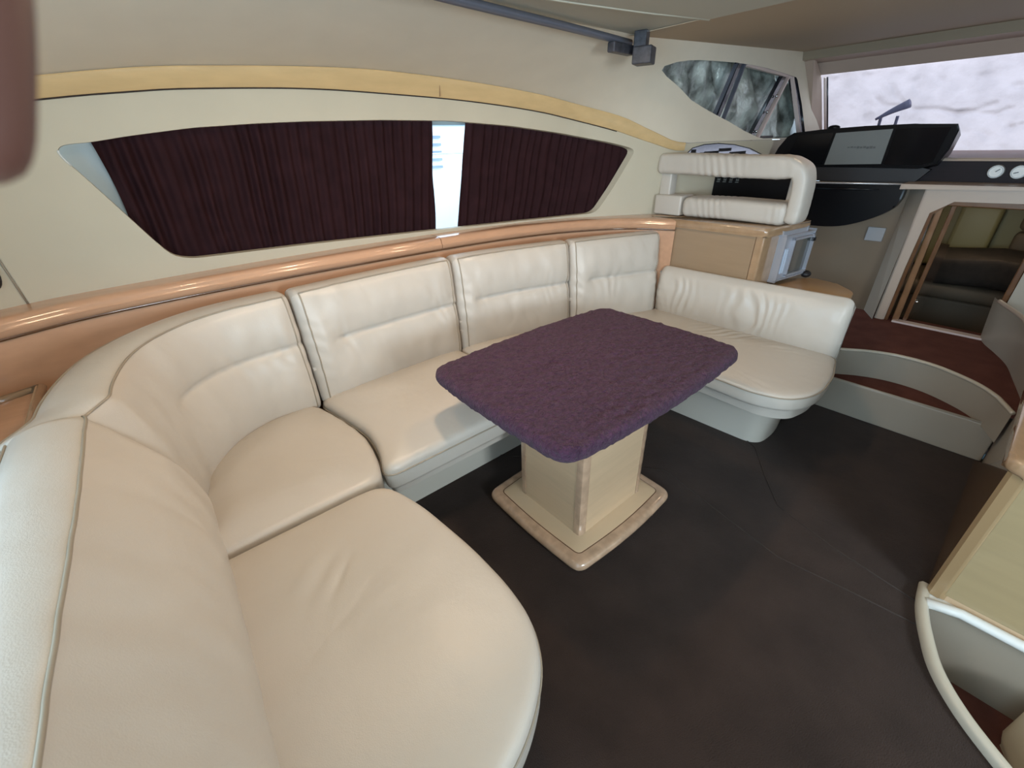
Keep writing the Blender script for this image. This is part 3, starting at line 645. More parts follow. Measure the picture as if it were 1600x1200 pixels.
def back_cushion(s0, s1, prof, puff, seam=None, seed=0, seam_u=(.12, 1.2), wr=1.0, pipe_k=None, r=.035, name_ends=True, pathf=cpos, extra=None, dsh=None):
    """closed profile (d,z) swept along the back line with rounded ends, puffed face, seam fold and creases"""
    n = max(24, int((s1-s0)/.010)); K = len(prof); bm = bmesh.new(); rows = []
    C = Vector((sum(p[0] for p in prof)/K, sum(p[1] for p in prof)/K)); nrm = []
    for k in range(K):
        a = Vector(prof[k-1]); b = Vector(prof[(k+1) % K]); t_ = (b-a); nn = Vector((t_.y, -t_.x)).normalized()
        if nn.dot(Vector(prof[k])-C) < 0: nn = -nn
        nrm.append(nn)
    zmin = min(p[1] for p in prof); zmax = max(p[1] for p in prof); pipes = []
    for i in range(n+1):
        f = i/n; e = f*(s1-s0); e2 = (s1-s0)-e
        em = min(e, e2); sh_ = r*(1-math.sqrt(max(0, 1-(1-min(1, em/r))**2)))
        s = s0+e; P, N = pathf(s); row = []
        for k in range(K):
            d_, z_ = prof[k]; q = Vector((d_, z_))-nrm[k]*sh_
            v = (z_-zmin)/(zmax-zmin)
            front = max(0, -nrm[k].x)
            dd = 0
            env = sstep(0, .09, em)
            if seam:
                lo = math.sin(math.pi*min(1, v/seam)) if v < seam else math.sin(math.pi*min(1, (v-seam)/(1-seam)))
                sm = sstep(seam_u[0], seam_u[0]+.12, f)*(1-sstep(seam_u[1]-.1, seam_u[1], f))
                full = math.sin(math.pi*v)
                dd += puff*lerp(full, lo*.8+.25*full, sm)*env*front
                ds = abs(v-seam)
                dd -= (.011*math.exp(-(ds/.013)**2)+.005*math.exp(-(ds/.05)**2))*sm*front
                dd += wr*.0040*math.sin(s*105+v*9+9*noise.noise(Vector((s*5, v*2, seed))))*math.exp(-(ds/.16)**2)*front*max(0, .2+1.3*noise.noise(Vector((s*5, 3, seed))))*sm
            else: dd += puff*math.sin(math.pi*v)*env*front
            ne = max(math.exp(-(em/.06)), 0)
            dd += wr*.0035*math.sin(v*48+(f-.5)*14+5*noise.noise(Vector((s*9, v*3, seed+4))))*ne*front*math.exp(-((v-.5)/.28)**2)
            dd += wr*.0035*noise.noise(Vector((s*14, v*5, seed)))*front
            rd = 1-abs(noise.noise(Vector((s*7+v*2, v*3, seed+30))))*8
            if rd > 0: dd -= wr*.0024*rd*max(0, noise.noise(Vector((s*3, v*2, seed+31)))+.2)*front*env
            if extra: dd += extra(s, f, v)*front
            q = q+nrm[k]*dd
            if dsh: q.x += dsh(s)*(1 if z_ > .6 else .5)
            row.append(bm.verts.new(P+N*q.x+Vector((0, 0, q.y))))
        rows.append(row)
        if pipe_k is not None: pipes.append([row[k].co.copy()+(N*nrm[k].x+Vector((0, 0, nrm[k].y)))*.002 for k in pipe_k])
    for a, b in zip(rows, rows[1:]):
        for k in range(K): bm.faces.new((a[k], a[(k+1) % K], b[(k+1) % K], b[k]))
    for row in (rows[0], rows[-1]):
        c = bm.verts.new(sum((v.co for v in row), Vector())/K)
        for k in range(K): bm.faces.new((row[k], row[(k+1) % K], c))
    rows = [[v.co.copy() for v in row] for row in (rows[3], rows[-4])]
    o = obj('back_cushion', bm, LEA, sofa, True)
    if pipe_k:
        for j in range(len(pipe_k)):
            line = [p[j] for p in pipes]
            if j == 0:   # run the front piping down both ends
                kk = pipe_k[0]; down = [rows[0][k] for k in range(kk, -1, -1)] if kk < K/2 else []
                up_ = [rows[1][k] for k in range(kk, -1, -1)] if kk < K/2 else []
                line = (down[::-1] if prof is mid else [])+line[3:-3]+(up_ if prof is not aft else [])
            obj('piping', tube(line, .0036, 6), PIP, o, True)
    return o
def cprof(pts, n=12): return [(p.x, p.y) for p in catmull([(a, b, 0) for a, b in pts], n, True)]
# index 0 starts at the bottom of the front face and climbs
mid = cprof([(.0, .40), (-.002, .50), (.006, .64), (.018, .78), (.030, .89), (.040, .930), (.058, .948), (.10, .955), (.150, .945), (.165, .91), (.15, .70), (.11, .45), (.08, .385), (.03, .375)])
cor = cprof([(.0, .40), (-.002, .50), (.010, .64), (.026, .78), (.042, .89), (.052, .925), (.070, .945), (.12, .952), (.190, .94), (.215, .90), (.21, .70), (.15, .45), (.10, .385), (.03, .375)])
aft = cprof([(.0, .40), (-.010, .50), (-.012, .62), (.02, .76), (.075, .88), (.100, .928), (.115, .950), (.17, .960), (.225, .948), (.252, .90), (.25, .70), (.20, .45), (.12, .385), (.04, .375)])
s_a = s_at(lambda p: p.y > 1.50); s_c = s_at(lambda p: p.x > .435); s_1 = s_at(lambda p: p.x > 1.30); s_2 = s_at(lambda p: p.x > 2.06)
back_cushion(s_a-.19, s_c-.004, cor, .022, .60, 1.0, (.38, 1.25), 1.0, [67, 103], dsh=lambda s: .055*(1-sstep(s_a-.17, s_a-.04, s)))
back_cushion(s_c+.004, s_1-.004, mid, .026, .56, 2.0, (.10, 1.3), 1.3, [67])
back_cushion(s_1+.004, s_2-.004, mid, .026, .56, 3.0, (.08, 1.3), 1.3, [67])
back_cushion(s_2+.004, cum[-1]-.03, mid, .026, .56, 4.0, (.12, 1.3), 1.3, [67])
back_cushion(.05, s_a-.11, aft, .035, None, 5.0, wr=.8, pipe_k=[67, 103], r=.06)
# forward (end) back cushion: runs across the boat, faces aft
ENDP = catmull([(2.70, 1.64, 0), (2.71, 1.2, 0), (2.725, .85, 0), (2.745, .50, 0)], 12)
ecum = [0]
for a, b in zip(ENDP, ENDP[1:]): ecum.append(ecum[-1]+(b-a).length)
def epos(s):
    i = 0
    while i < len(ENDP)-2 and ecum[i+1] < s: i += 1
    t_ = (s-ecum[i])/(ecum[i+1]-ecum[i]); p = ENDP[i].lerp(ENDP[i+1], t_); tg = (ENDP[i+1]-ENDP[i]).normalized(); return p, Vector((-tg.y, tg.x, 0))
endp = cprof([(.03, .34), (.0, .42), (-.02, .52), (-.018, .62), (.0, .69), (.022, .722), (.042, .735), (.065, .727), (.082, .70), (.085, .6), (.082, .45), (.078, .36), (.065, .33), (.045, .325)])
def endwr(s, f, v):
    m1 = math.exp(-((f-.58)/.13)**2)+.7*math.exp(-((f-.18)/.10)**2)
    return .0048*math.sin(s*100+v*9+9*noise.noise(Vector((s*5, v*2, 2))))*m1*(.8+abs(noise.noise(Vector((s*9, v*3, 7))))*1.6)*sstep(.15, .5, v)*(1-sstep(.75, .95, v))
back_cushion(.0, ecum[-1], endp, .012, None, 6.0, wr=.7, pipe_k=None, r=.055, pathf=epos, extra=endwr)

def offset_poly(pts, d):
    n = len(pts); out_ = []
    for i in range(n):
        a = Vector(pts[i-1]); b = Vector(pts[(i+1) % n]); t_ = (b-a).normalized(); nn = Vector((t_.y, -t_.x)); out_.append(Vector(pts[i])-nn*d)
    return out_
def resample(pts, d):
    out_ = []; n = len(pts)
    for i in range(n):
        a = Vector(pts[i]); b = Vector(pts[(i+1) % n]); k = max(1, int((b-a).length/d))
        for j in range(k): out_.append(tuple(a.lerp(b, j/k)))
    return out_
def relax(P, k):
    for _ in range(k): P = [P[i]*.5+(P[i-1]+P[(i+1) % len(P)])*.25 for i in range(len(P))]
    return P
def seat(pts, z0, z1, rt, rb, puff, seed, corner=.04, wr=1.0, pipe=True, creases=None, pipe_z=None):
    pts = round_poly(pts, corner, 6); area_ = sum(pts[i-1][0]*pts[i][1]-pts[i][0]*pts[i-1][1] for i in range(len(pts)))
    if area_ < 0: pts = pts[::-1]
    pts = resample(pts, .012); n = len(pts); C = sum((Vector(p) for p in pts), Vector((0, 0)))/n
    bm = bmesh.new(); rings = []
    prof_ = [(rb*(1-math.sin(a)), z0+rb*(1-math.cos(a))) for a in [math.pi/2*k/3 for k in range(4)]]
    prof_ += [(rt*(1-math.cos(a)), z1-rt+rt*math.sin(a)) for a in [math.pi/2*k/5 for k in range(6)]]
    for d_, z_ in prof_: rings.append([bm.verts.new((p.x, p.y, z_)) for p in relax(offset_poly(pts, d_), int(d_*700))])
    inner = relax(offset_poly(pts, rt), int(rt*700))
    M_ = 22
    for j in range(1, M_+1):
        f = j/M_; ring = []; inner = relax(inner, 6)
        if j == M_: break
        for p in inner:
            q = p.lerp(C, f); h = z1+puff*math.sin(math.pi/2*min(1, f*2.2))
            h += wr*.005*noise.noise(Vector((q.x*7, q.y*7, seed)))*sstep(0, .2, f)
            if creases: h += creases(q.x, q.y)
            ring.append(bm.verts.new((q.x, q.y, h)))
        rings.append(ring)
    top_ = [v for ring in rings[8:] for v in ring]
    # edge gathers
    for i, ring in enumerate(rings[4:14]):
        for k, v in enumerate(ring):
            v.co.z += wr*.0022*math.sin(k*.9+5*noise.noise(Vector((k*.03, i*.2, seed))))*max(0, noise.noise(Vector((k*.02, 0, seed+2)))+.25)
    for a, b in zip(rings, rings[1:]):
        for k in range(n): bm.faces.new((a[k], a[(k+1) % n], b[(k+1) % n], b[k]))
    c = bm.verts.new((C.x, C.y, z1+puff+(creases(C.x, C.y) if creases else 0)))
    for k in range(n): bm.faces.new((rings[-1][k], rings[-1][(k+1) % n], c))
    bm.faces.new(rings[0][::-1])
    for _ in range(25): bmesh.ops.smooth_vert(bm, verts=top_, factor=.5, use_axis_x=False, use_axis_y=False, use_axis_z=True)
    Cb = [Vector((p[0], p[1])) for p in pts[::4]]
    for v in top_:
        q = Vector((v.co.x, v.co.y)); db = min((q-c_).length for c_ in Cb)
        g_ = math.exp(-db/.045); f_ = noise.noise(Vector((q.x*8, q.y*8, seed+9)))
        v.co.z += wr*.0030*g_*max(0, f_+.25)*math.sin((q.x*.8+q.y)*150+5*noise.noise(Vector((q.x*15, q.y*15, seed))))
        rd = 1-abs(noise.noise(Vector((q.x*5, q.y*9, seed+20))))*7
        if rd > 0: v.co.z -= wr*.0022*rd*max(0, noise.noise(Vector((q.x*3, q.y*3, seed+5)))+.15)*sstep(.01, .05, db)
        if creases: v.co.z += .9*creases(v.co.x, v.co.y)
    o = obj('seat_cushion', bm, LEA, sofa, True)
    if pipe:
        zz = pipe_z or (z1-rt); off = 0
        obj('piping', tube([(p[0], p[1], zz) for p in offset_poly(pts, -.001)], .0038, 6, closed=True), PIP, o, True)
    return o
def cr_aft(x, y):
    h = 0
    for (cx_, cy_, a, L, wd, amp) in ((.08, .98, .7, .08, .012, -.0035), (.12, .94, .8, .07, .010, -.003), (.05, 1.02, .6, .05, .012, .003)):
        dx, dy = x-cx_, y-cy_; u = dx*math.cos(a)+dy*math.sin(a); v = -dx*math.sin(a)+dy*math.cos(a)
        h += amp*math.exp(-(u/L)**2-(v/wd)**2)
    return h
seat([(-.25, 1.262), (.40, 1.262), (.455, 1.07), (.482, .80), (.482, .62), (.462, .50), (.40, .40), (.28, .325), (.10, .28), (-.26, .26)], .27, .425, .035, .02, .014, 1, .07, .6, True, cr_aft, .375)
seat([(-.22, 1.278), (.405, 1.278), (.455, 1.42), (.482, 1.60), (.455, 1.80), (.40, 2.04), (.13, 2.02), (-.05, 1.88), (-.17, 1.62)], .27, .425, .045, .02, .030, 2, .08, 1.0, False)
seat([(.425, 1.312), (.478, 1.46), (.500, 1.62), (.470, 1.82), (.425, 2.06), (1.285, 2.10), (1.285, 1.312), (.86, 1.312)], .29, .425, .04, .02, .024, 3, .075, 1.0, True, None, .372)
seat([(1.297, 1.312), (1.297, 2.10), (1.65, 2.04), (2.05, 1.92), (2.05, 1.312)], .29, .425, .04, .02, .024, 4, .07, 1.0, True, None, .372)
def cr_end(x, y):
    m1 = math.exp(-((x-2.62)/.10)**2)*math.exp(-((y-.95)/.25)**2)+.9*math.exp(-((x-2.12)/.05)**2)*math.exp(-((y-.72)/.14)**2)
    return .005*math.sin((y+.5*x)*110+3*noise.noise(Vector((x*8, y*8, 3))))*m1
seat([(2.06, 1.95), (2.06, .95), (2.055, .80), (2.045, .64), (2.09, .51), (2.18, .445), (2.30, .42), (2.5, .435), (2.76, .50), (2.76, 1.66)], .33, .42, .022, .02, .020, 5, .06, .9, True, cr_end, .405)
# lower gathered valance and the bases
def slab(pts, z0, z1, name, m, taper=0, rnd=.05, bev=.012):
    pts = round_poly(pts, rnd, 6)
    area_ = sum(pts[i-1][0]*pts[i][1]-pts[i][0]*pts[i-1][1] for i in range(len(pts)))
    if area_ < 0: pts = pts[::-1]
    bm = bmesh.new(); pts = [Vector(p) for p in pts]; rings = []
    lv = [(0, 0), (.3, .1), (.6, .35), (.85, .75), (1, 1)] if taper else [(0, 0), (1, 1)]
    for f, g_ in lv:
        off_ = offset_poly([tuple(p) for p in pts], taper*(1-g_)); rings.append([bm.verts.new((p.x, p.y, lerp(z0, z1, f))) for p in off_])
    for a, b in zip(rings, rings[1:]):
        for k in range(len(pts)): bm.faces.new((a[k], a[(k+1) % len(pts)], b[(k+1) % len(pts)], b[k]))
    bm.faces.new(rings[0][::-1]); bm.faces.new(rings[-1])
    return obj(name, bm, m, sofa, True, 50)
slab([(2.10, 1.9), (2.10, .85), (2.09, .60), (2.16, .48), (2.32, .445), (2.5, .455), (2.74, .52), (2.74, 1.66)], .265, .338, 'valance', LEA, .012, .06)
slab([(2.14, 1.5), (2.16, .85), (2.17, .62), (2.26, .53), (2.45, .52), (2.72, .57), (2.74, 1.55)], .0, .27, 'base', BASEV, .075, .08)
slab([(.30, 1.50), (2.30, 1.50), (2.5, 1.6), (2.5, 1.75), (1.9, 1.95), (.4, 2.02)], .0, .26, 'base', BASEV, 0, .02)
slab([(.46, 1.335), (2.2, 1.335), (2.2, 1.9), (.46, 1.95)], .245, .30, 'valance', LEA, .012, .03)
slab([(-.25, .36), (.20, .38), (.36, .50), (.38, 1.5), (.38, 1.9), (-.10, 1.85), (-.25, 1.5)], .0, .27, 'base', BASEV, .04, .05)

# ------------------------------------------------------------------ table
tb = thing('pedestal_table', 'square wooden pedestal table with a pale panelled column and moulded plinth', 'table', (1.21, .99, 0))
def bowed(x0, x1, y0, y1, bx, by, r):
    pts = []
    for (a, b, nx, ny, bow) in (((x0, y0), (x1, y0), 0, -1, by), ((x1, y0), (x1, y1), 1, 0, bx), ((x1, y1), (x0, y1), 0, 1, by), ((x0, y1), (x0, y0), -1, 0, bx)):
        for k in range(8):
            t_ = k/8; q = Vector(a).lerp(Vector(b), t_)+Vector((nx, ny))*bow*math.sin(math.pi*t_); pts.append((q.x, q.y))
    rr = [r if i % 8 == 0 else 0 for i in range(32)]
    # round only the true corners by replacing them with arcs
    out_ = []
    n = len(pts)
    for i, p in enumerate(pts):
        if i % 8: 
            out_.append(p); continue
        p = Vector(p); a = Vector(pts[i-1]); b = Vector(pts[(i+1) % n]); s_ = p+(a-p).normalized()*r; e_ = p+(b-p).normalized()*r
        for j in range(7): t_ = j/6; q = s_*(1-t_)**2+p*2*t_*(1-t_)+e_*t_*t_; out_.append((q.x, q.y))
    return out_
PL = bowed(.888, 1.535, .700, 1.285, .012, .018, .05)
def ringed(pts, prof_, cap=True):
    bm = bmesh.new(); rings = [[bm.verts.new((p.x, p.y, z_)) for p in offset_poly(pts, d_)] for d_, z_ in prof_]; n = len(pts)
    for a, b in zip(rings, rings[1:]):
        for k in range(n): bm.faces.new((a[k], a[(k+1) % n], b[(k+1) % n], b[k]))
    if cap: bm.faces.new(rings[0][::-1]); bm.faces.new(rings[-1])
    return bm
half = [(.024*(1-math.sin(a)), .024-.024*math.cos(a)) for a in [math.pi*k/10 for k in range(11)]]
obj('plinth', ringed(PL, half+[(.03, .048)]), POSTW, tb, True, 60)
PP = bowed(.938, 1.485, .750, 1.235, .010, .015, .022)
obj('plinth_panel', ringed(PP, [(0, .040), (0, .0500), (.002, .0515)]), WOOD, tb, True, 40)
obj('plinth_inlay', ringed([tuple(p) for p in offset_poly(PP, -.004)], [(0, .040), (0, .0488)]), DARKW, tb, True, 40)
cx0, cx1, cy0, cy1 = 1.005, 1.425, .805, 1.175
for nm, bmx in (('column_panel', box(cx0, cx0+.012, cy0+.035, cy1-.035, .05, .66, .002)), ('column_panel', box(cx1-.012, cx1, cy0+.035, cy1-.035, .05, .66, .002)),
                ('column_panel', box(cx0+.035, cx1-.035, cy0, cy0+.012, .05, .66, .002)), ('column_panel', box(cx0+.035, cx1-.035, cy1-.012, cy1, .05, .66, .002))):
    obj(nm, bmx, WOOD, tb)
obj('column_core', box(cx0+.006, cx1-.006, cy0+.006, cy1-.006, .05, .66), DARKW, tb)
for px_, py_ in ((cx0, cy0), (cx1, cy0), (cx0, cy1), (cx1, cy1)):
    sx = 1 if px_ == cx0 else -1; sy = 1 if py_ == cy0 else -1
    pts = [(px_+sx*.034, py_-sy*.002), (px_+sx*.014, py_-sy*.002), (px_-sx*.0, py_+sy*.006), (px_-sx*.002, py_+sy*.014), (px_-sx*.002, py_+sy*.034), (px_+sx*.034, py_+sy*.034)]
    obj('corner_post', prism(pts, .05, .66), POSTW, tb, True, 40)
obj('table_top', prism(bowed(.77, 1.83, .68, 1.42, .02, .02, .05), .655, .69, .006), WOOD, tb)
CL = bowed(.745, 1.855, .660, 1.440, .014, .026, .085)
CL = resample(CL, .012)
bm = bmesh.new(); rings = []
pr_ = [(.012, .650), (.004, .652), (0, .660), (-.002, .672), (.0, .684), (.006, .694), (.016, .700), (.03, .7025)]
for d_, z_ in pr_: rings.append([bm.verts.new((p.x, p.y, z_)) for p in offset_poly(CL, d_)])
C = Vector((1.30, 1.05)); inner = offset_poly(CL, .03)
for j in range(1, 60):
    f = j/60; rings.append([bm.verts.new((*(p.lerp(C, f)), .7025)) for p in inner])
for ri, ring in enumerate(rings):
    for v in ring:
        p = v.co.copy()
        v.co += Vector((noise.noise(p*70)*.0012, noise.noise(p*70+Vector((5, 0, 0)))*.0012, noise.noise(Vector((p.x*60, p.y*110, p.z*60)))*.0050+noise.noise(Vector((p.x*22, p.y*34, 3)))*.0050))
n = len(CL)
for a, b in zip(rings, rings[1:]):
    for k in range(n): bm.faces.new((a[k], a[(k+1) % n], b[(k+1) % n], b[k]))
c = bm.verts.new((C.x, C.y, .7025))
for k in range(n): bm.faces.new((rings[-1][k], rings[-1][(k+1) % n], c))
tag(obj('table_cover', bm, PURP, None, True), 'dark purple terry cloth cover fitted over the table top', 'tablecloth')

# ------------------------------------------------------------------ console cabinet, its countertop and forward bench
cb = thing('console_cabinet', 'maple console cabinet forward of the sofa under the bench backrest', 'cabinet', (3.0, 1.4, 0))
foot = [(2.80, 1.035), (3.235, .975), (3.24, 1.75), (2.79, 1.75)]
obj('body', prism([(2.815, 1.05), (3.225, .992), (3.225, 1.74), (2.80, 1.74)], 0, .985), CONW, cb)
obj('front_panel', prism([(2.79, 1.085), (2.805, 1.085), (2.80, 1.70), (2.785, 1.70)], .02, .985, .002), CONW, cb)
obj('corner_trim', prism(round_poly([(2.785, 1.035), (2.785, 1.085), (2.95, 1.07), (2.97, 1.012)], .012, 4), 0, .985), TRIMW, cb, True, 40)
obj('worktop', prism(round_poly([(2.765, 1.02), (3.245, .955), (3.26, 1.80), (2.765, 1.80)], .02, 4), .985, 1.035, .020, 4), TRIMW, cb, True, 60)
ll = thing('low_locker', 'low rounded tan wood locker beside the console behind the sofa end', 'locker', (3.0, .8, 0))
obj('body', prism(round_poly([(2.90, .60), (3.10, .62), (3.27, .78), (3.24, .96), (2.90, 1.01)], .06), 0, .645), WOOD, ll, True, 40)
obj('top', prism(round_poly([(2.88, .575), (3.12, .59), (3.30, .77), (3.26, .955), (2.88, 1.01)], .07), .645, .68, .015), mat('tan_locker_top', (.52, .33, .17), .35, coat=.3), ll, True, 40)
# small silver television hinged on the console's end
tv = thing('small_television', 'small silver framed flat television hung on the console end', 'television', (3.1, .98, .85))
U = Vector((.375, -.05, 0)).normalized(); NV = Vector((-.05, -.375, 0)).normalized(); O = Vector((2.945, 1.012, .705))
US = .90; ZS = .955
def tvb(u0, u1, z0, z1, d0, d1, bev=.004):
    t_ = bmesh.new(); bmesh.ops.create_cube(t_, size=1)
    for v in t_.verts:
        a, b, c_ = v.co; v.co = O+U*lerp(u0, u1, a+.5)*US+NV*lerp(d0, d1, b+.5)+Vector((0, 0, lerp(z0, z1, c_+.5)*ZS))
    if bev: bmesh.ops.bevel(t_, geom=t_.edges[:], offset=bev, segments=2, affect='EDGES')
    return t_
obj('case', tvb(0, .37, 0, .285, .005, .035, .008), SILV, tv, True, 40)
obj('screen', tvb(.105, .335, .035, .25, .036, .040, .0), mat('tv_screen', (.07, .075, .07), .12, coat=1), tv)
fr = obj('frame', tvb(.095, .105, .025, .262, .034, .052, .003), SILV, tv)
obj('frame', tvb(.335, .352, .025, .262, .034, .052, .003), SILV, tv); obj('frame', tvb(.095, .352, .25, .262, .034, .052, .003), SILV, tv); obj('frame', tvb(.095, .352, .022, .035, .034, .052, .003), SILV, tv)
obj('speaker_strip', tvb(.035, .062, .05, .20, .034, .041, .003), mat('pale_blue_strip', (.55, .62, .72), .3), tv)
obj('hinge_top', tvb(.335, .36, .222, .24, .045, .058, .002), BLKM, tv)
obj('backplate', tvb(-.01, .30, .285, .31, -.01, .02, .004), SILV, tv)
t_ = thing('black_knob', 'small black round knob beneath the silver television', 'knob', (3.29, .93, .68))
bm = bmesh.new(); bmesh.ops.create_uvsphere(bm, u_segments=14, v_segments=8, radius=1)
for v in bm.verts: v.co = Vector((3.285+v.co.x*.035, .915+v.co.y*.03, .70+v.co.z*.022))
obj('cap', bm, BLKM, t_, True); obj('stem', tube([(3.285, .915, .68), (3.285, .94, .725)], .008, 8), CHR, t_, True)
# bench seen from behind: padded loop, seat cushion, side block
bn = thing('forward_bench', 'cream padded bench on the console with a looped armrest backrest', 'bench', (2.98, 1.4, 1.035))
def rsweep(path, wid, hei, rad, up_, amp=.003, seed=0, dens=None, endr=.03, hfun=None):
    P = [Vector(p) for p in path]; bm = bmesh.new(); rows = []; n = len(P)
    L_ = [0]
    for a, b in zip(P, P[1:]): L_.append(L_[-1]+(b-a).length)
    for i, p in enumerate(P):
        t1 = (P[min(i+1, n-1)]-P[max(i-1, 0)]).normalized(); A = Vector(up_); B = t1.cross(A).normalized()
        em = min(L_[i], L_[-1]-L_[i]); sh_ = endr*(1-math.sqrt(max(0, 1-(1-min(1, em/endr))**2)))
        row = []
        for k in range(32):
            th = 2*math.pi*k/32; c_, s_ = math.cos(th), math.sin(th); pw = .45
            a_ = (abs(c_)**pw)*math.copysign(1, c_)*(wid/2-sh_); b_ = (abs(s_)**pw)*math.copysign(1, s_)*((hfun(L_[i]/L_[-1]) if hfun else hei)/2-sh_)
            q = A*a_+B*b_; dn = q.normalized()
            s = L_[i]; wv = amp*math.sin(s*130+2*b_*20+4*noise.noise(Vector((s*5, b_*6, seed))))*max(0, noise.noise(Vector((s*3.5, 0, seed+1)))+.35)
            row.append(bm.verts.new(p+q+dn*wv))
        rows.append(row)
    for a, b in zip(rows, rows[1:]):
        for k in range(32): bm.faces.new((a[k], a[(k+1) % 32], b[(k+1) % 32], b[k]))
    for row in (rows[0], rows[-1]):
        c = bm.verts.new(sum((v.co for v in row), Vector())/32)
        for k in range(32): bm.faces.new((row[k], row[(k+1) % 32], c))
    return bm
def dense(pts, d=.006):
    out_ = []
    for a, b in zip(pts, pts[1:]):
        a = Vector(a); b = Vector(b); k = max(1, int((b-a).length/d))
        for j in range(k): out_.append(a.lerp(b, j/k))
    out_.append(Vector(pts[-1])); return out_
loop = [(2.93, 1.85, 1.355), (2.93, 1.6, 1.352), (2.93, 1.35, 1.345), (2.93, 1.12, 1.343), (2.93, 1.03, 1.340), (2.93, .985, 1.325), (2.935, .965, 1.295), (2.94, .957, 1.24), (2.945, .955, 1.12), (2.945, .96, 1.05)]
obj('backrest_loop', rsweep(dense(catmull(loop, 4)), .17, .125, .05, (1, 0, 0), .0032, 3, hfun=lambda k: lerp(.125, .080, sstep(.66, .80, k))), LEA, bn, True)
obj('seat_cushion', rsweep(dense([(2.96, 1.63, 1.10), (2.96, 1.3, 1.105), (2.96, .985, 1.10)]), .22, .125, .05, (1, 0, 0), .0032, 9, endr=.035), LEA, bn, True)
obj('loop_post', box(3.04, 3.08, 1.0, 1.07, 1.05, 1.30, .012), LEA, bn, True, 50)
obj('side_block', box(2.86, 3.02, 1.64, 1.84, 1.04, 1.165, .012), LEA, bn, True, 50)
obj('side_upright', box(2.90, 2.98, 1.76, 1.84, 1.15, 1.31, .01), LEA, bn, True, 50)
# switch panel forward of the bench
sp = thing('switchboard', 'dark switch board with tiny white marks seen through the bench gap', 'switchboard', (3.4, 1.4, 1.2))
obj('board', box(3.38, 3.42, 1.10, 1.70, 1.04, 1.262, .004), BLK, sp)
for k in range(4):
    y = 1.665-.045*k
    bm = bmesh.new()
    for q_ in range(3): box(3.373, 3.38, y-.010+.007*q_, y-.006+.007*q_, 1.225, 1.240-.004*(q_ % 2), bm=bm)
    box(3.373, 3.38, y-.010, y+.012, 1.215, 1.220, bm=bm)
    obj('switch_mark', bm, SCRC, sp)
# ------------------------------------------------------------------ instrument pod and black fascia
pod = thing('instrument_pod', 'big black angular instrument pod standing on the dash before the windscreen', 'instrument panel', (4.0, 1.0, 1.2))
face = [(1.43, 1.513), (1.25, 1.527), (1.0, 1.538), (.75, 1.54), (.55, 1.532), (.535, 1.50), (.545, 1.40), (.575, 1.32), (.66, 1.292), (1.0, 1.295), (1.50, 1.292), (1.56, 1.32), (1.52, 1.42), (1.47, 1.49)]
bm = bmesh.new(); a = [bm.verts.new((3.93-.03*(z-1.3)/.2, y, z)) for y, z in face]; b2 = [bm.verts.new((4.10, y*.98+.02, z-.03)) for y, z in face]
n = len(face); bm.faces.new(a); bm.faces.new(b2[::-1])
for i in range(n): bm.faces.new((a[i], a[(i+1) % n], b2[(i+1) % n], b2[i]))
bmesh.ops.bevel(bm, geom=[e for e in bm.edges if abs(e.verts[0].co.x-e.verts[1].co.x) < .05], offset=.008, segments=2, affect='EDGES')
obj('housing', bm, BLK, pod, True, 30)
def podq(pts, d, name, m, par=pod):
    bm = bmesh.new(); f = lambda y, z, dd: Vector((3.93-.03*(z-1.3)/.2-dd, y, z))
    a = [bm.verts.new(f(y, z, d)) for y, z in pts]; b = [bm.verts.new(f(y, z, 0)) for y, z in pts]; n = len(pts)
    bm.faces.new(a); 
    for i in range(n): bm.faces.new((a[i], a[(i+1) % n], b[(i+1) % n], b[i]))
    return obj(name, bm, m, par)
podq([(1.39, 1.497), (1.175, 1.505), (1.20, 1.31), (1.46, 1.315)], .004, 'screen', SCRN)
sc1 = podq([(1.16, 1.502), (.85, 1.516), (.858, 1.316), (1.185, 1.308)], .006, 'screen_cover', SCRC)
podq([(.835, 1.516), (.575, 1.515), (.60, 1.33), (.655, 1.312), (.84, 1.314)], .004, 'screen', SCRN)
bm = bmesh.new()
for k in range(9):
    y0 = 1.07-.018*k
    for q_ in ((y0, y0-.012, 1.412-.001*k, 1.418), ): box(3.902, 3.906, q_[1], q_[0], q_[2]+.002*(k % 3), q_[3]+.003*(k % 2), bm=bm)
obj('faint_lettering', bm, SCRP, sc1)
bm = bmesh.new(); chin = [(1.60, 1.31), (.64, 1.295), (.60, 1.285), (.66, 1.205), (1.60, 1.20)]
a = [bm.verts.new((3.95, y, z)) for y, z in chin]; b2 = [bm.verts.new((4.05, y, z)) for y, z in chin]; bm.faces.new(a); n = len(chin)
for i in range(n): bm.faces.new((a[i], a[(i+1) % n], b2[(i+1) % n], b2[i]))
obj('chin', bm, BLKM, pod)
bm = bmesh.new(); bmesh.ops.create_uvsphere(bm, u_segments=14, v_segments=8, radius=.03)
for v in bm.verts: v.co = Vector((4.02+v.co.x, 1.22+v.co.y*1.3, 1.535+v.co.z*.6))
obj('compass_knob', bm, BLK, pod, True)
fa = thing('helm_fascia', 'black gloss curved fascia with pale rim line below the pod', 'dashboard', (3.85, 1.0, 1.0))
fb = [(1.60, 1.185), (.69, 1.203), (.668, 1.19)]+[(p.x, p.y) for p in catmull([(a, b, 0) for a, b in ((.670, 1.12), (.70, 1.055), (.80, .985), (.96, .925), (1.17, .912), (1.4, .93), (1.60, .97))], 5)]
obj('shell', yz(fb, 3.84, 3.95, .01), BLK, fa, True, 30)
obj('rim', tube([(3.838, 1.60, 1.19), (3.838, .685, 1.207), (3.95, .61, 1.20)], .006, 8), mat('bright_rim', (.62, .60, .60), .25, metal=.5), fa, True)
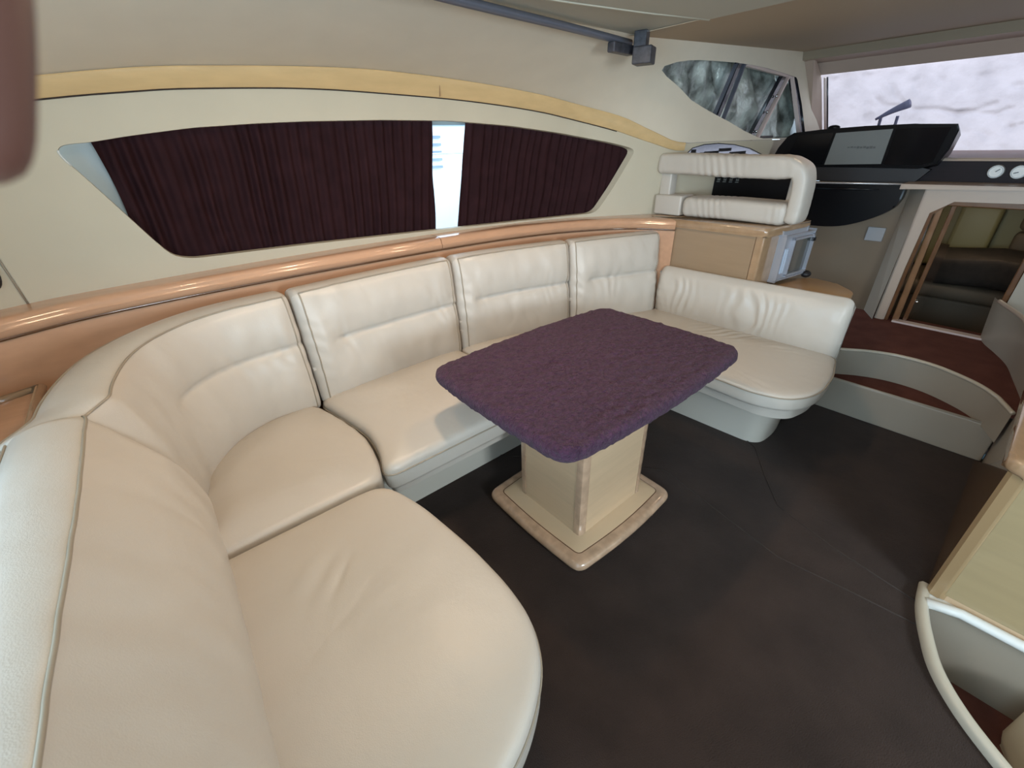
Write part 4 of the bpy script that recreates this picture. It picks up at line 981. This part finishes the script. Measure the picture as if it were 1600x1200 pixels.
obj('inner_lip', tube([(3.836, 1.25, 1.165), (3.834, 1.0, 1.165), (3.836, .8, 1.17)], .008, 8, rfun=lambda k: .002+.007*math.sin(math.pi*k)), BLK, fa, True)
pt = tag(obj('switch_plate', box(3.905, 3.92, .70, .80, .84, .93, .004), mat('grey_plate', (.30, .30, .31), .4)), 'small grey square plate on the beige bulkhead below the fascia', 'plate')
# ------------------------------------------------------------------ photographer's hand at the lens corner
def skin_chain(joints, edges, radii, root=0):
    me = bpy.data.meshes.new('t'); me.from_pydata(joints, edges, []); o = bpy.data.objects.new('t', me); sc.collection.objects.link(o)
    md = o.modifiers.new('s', 'SKIN'); md.use_smooth_shade = True
    for i, r_ in enumerate(radii): me.skin_vertices[0].data[i].radius = (r_, r_)
    me.skin_vertices[0].data[root].use_root = True
    o.modifiers.new('u', 'SUBSURF').levels = 2
    dg = bpy.context.evaluated_depsgraph_get(); m2 = bpy.data.meshes.new_from_object(o.evaluated_get(dg)); bpy.data.objects.remove(o); return m2
tip = Vector((-.0085, .0945, 1.5095))-CY*.0170-CX*.0013; ax = (Vector((-.004, .102, 1.526))-Vector((-.0095, .0935, 1.507))).normalized()
side = Vector((-.75, -.55, .1)).normalized()
J = []; Ed = []; Rr = []
def chain(pts, rs, root=None):
    k = len(J)
    for i, p in enumerate(pts):
        J.append(tuple(p)); Rr.append(rs[i]); 
        if i: Ed.append((k+i-1, k+i))
    if root is not None: Ed.append((root, k))
wr_ = tip+ax*.075+side*.12+Vector((-.02, 0, .02)); palm = tip+ax*.085+side*.055
chain([wr_, palm], [.026, .034])
chain([tip+ax*.072+side*.012, tip+ax*.05, tip+ax*.024, tip+ax*.003], [.0105, .0095, .0088, .0070], 1)
for q_, (dx, ln) in enumerate(((.024, .9), (.046, .8), (.066, .65))):
    b_ = palm+ax*.012+Vector((.0, .0, .0))+side*(-.02)+Vector((-.010, .02, .012))*q_*1.1+Vector((-.02, .01, .01))
    chain([b_, b_+side*-.028*ln+ax*.018, b_+side*-.03*ln+ax*.036-side*.0, b_+side*-.004+ax*.044], [.010, .009, .008, .007], 1)
chain([palm-ax*.03+side*.02, palm-ax*.06+side*.01, palm-ax*.078-side*.006], [.013, .011, .009], 1)
me = skin_chain(J, Ed, Rr)
me.materials.append(SKIN); po = bpy.data.objects.new('person', me); sc.collection.objects.link(po)
tag(po, "photographer's fingertip blurred at the top left corner of the view", 'person')
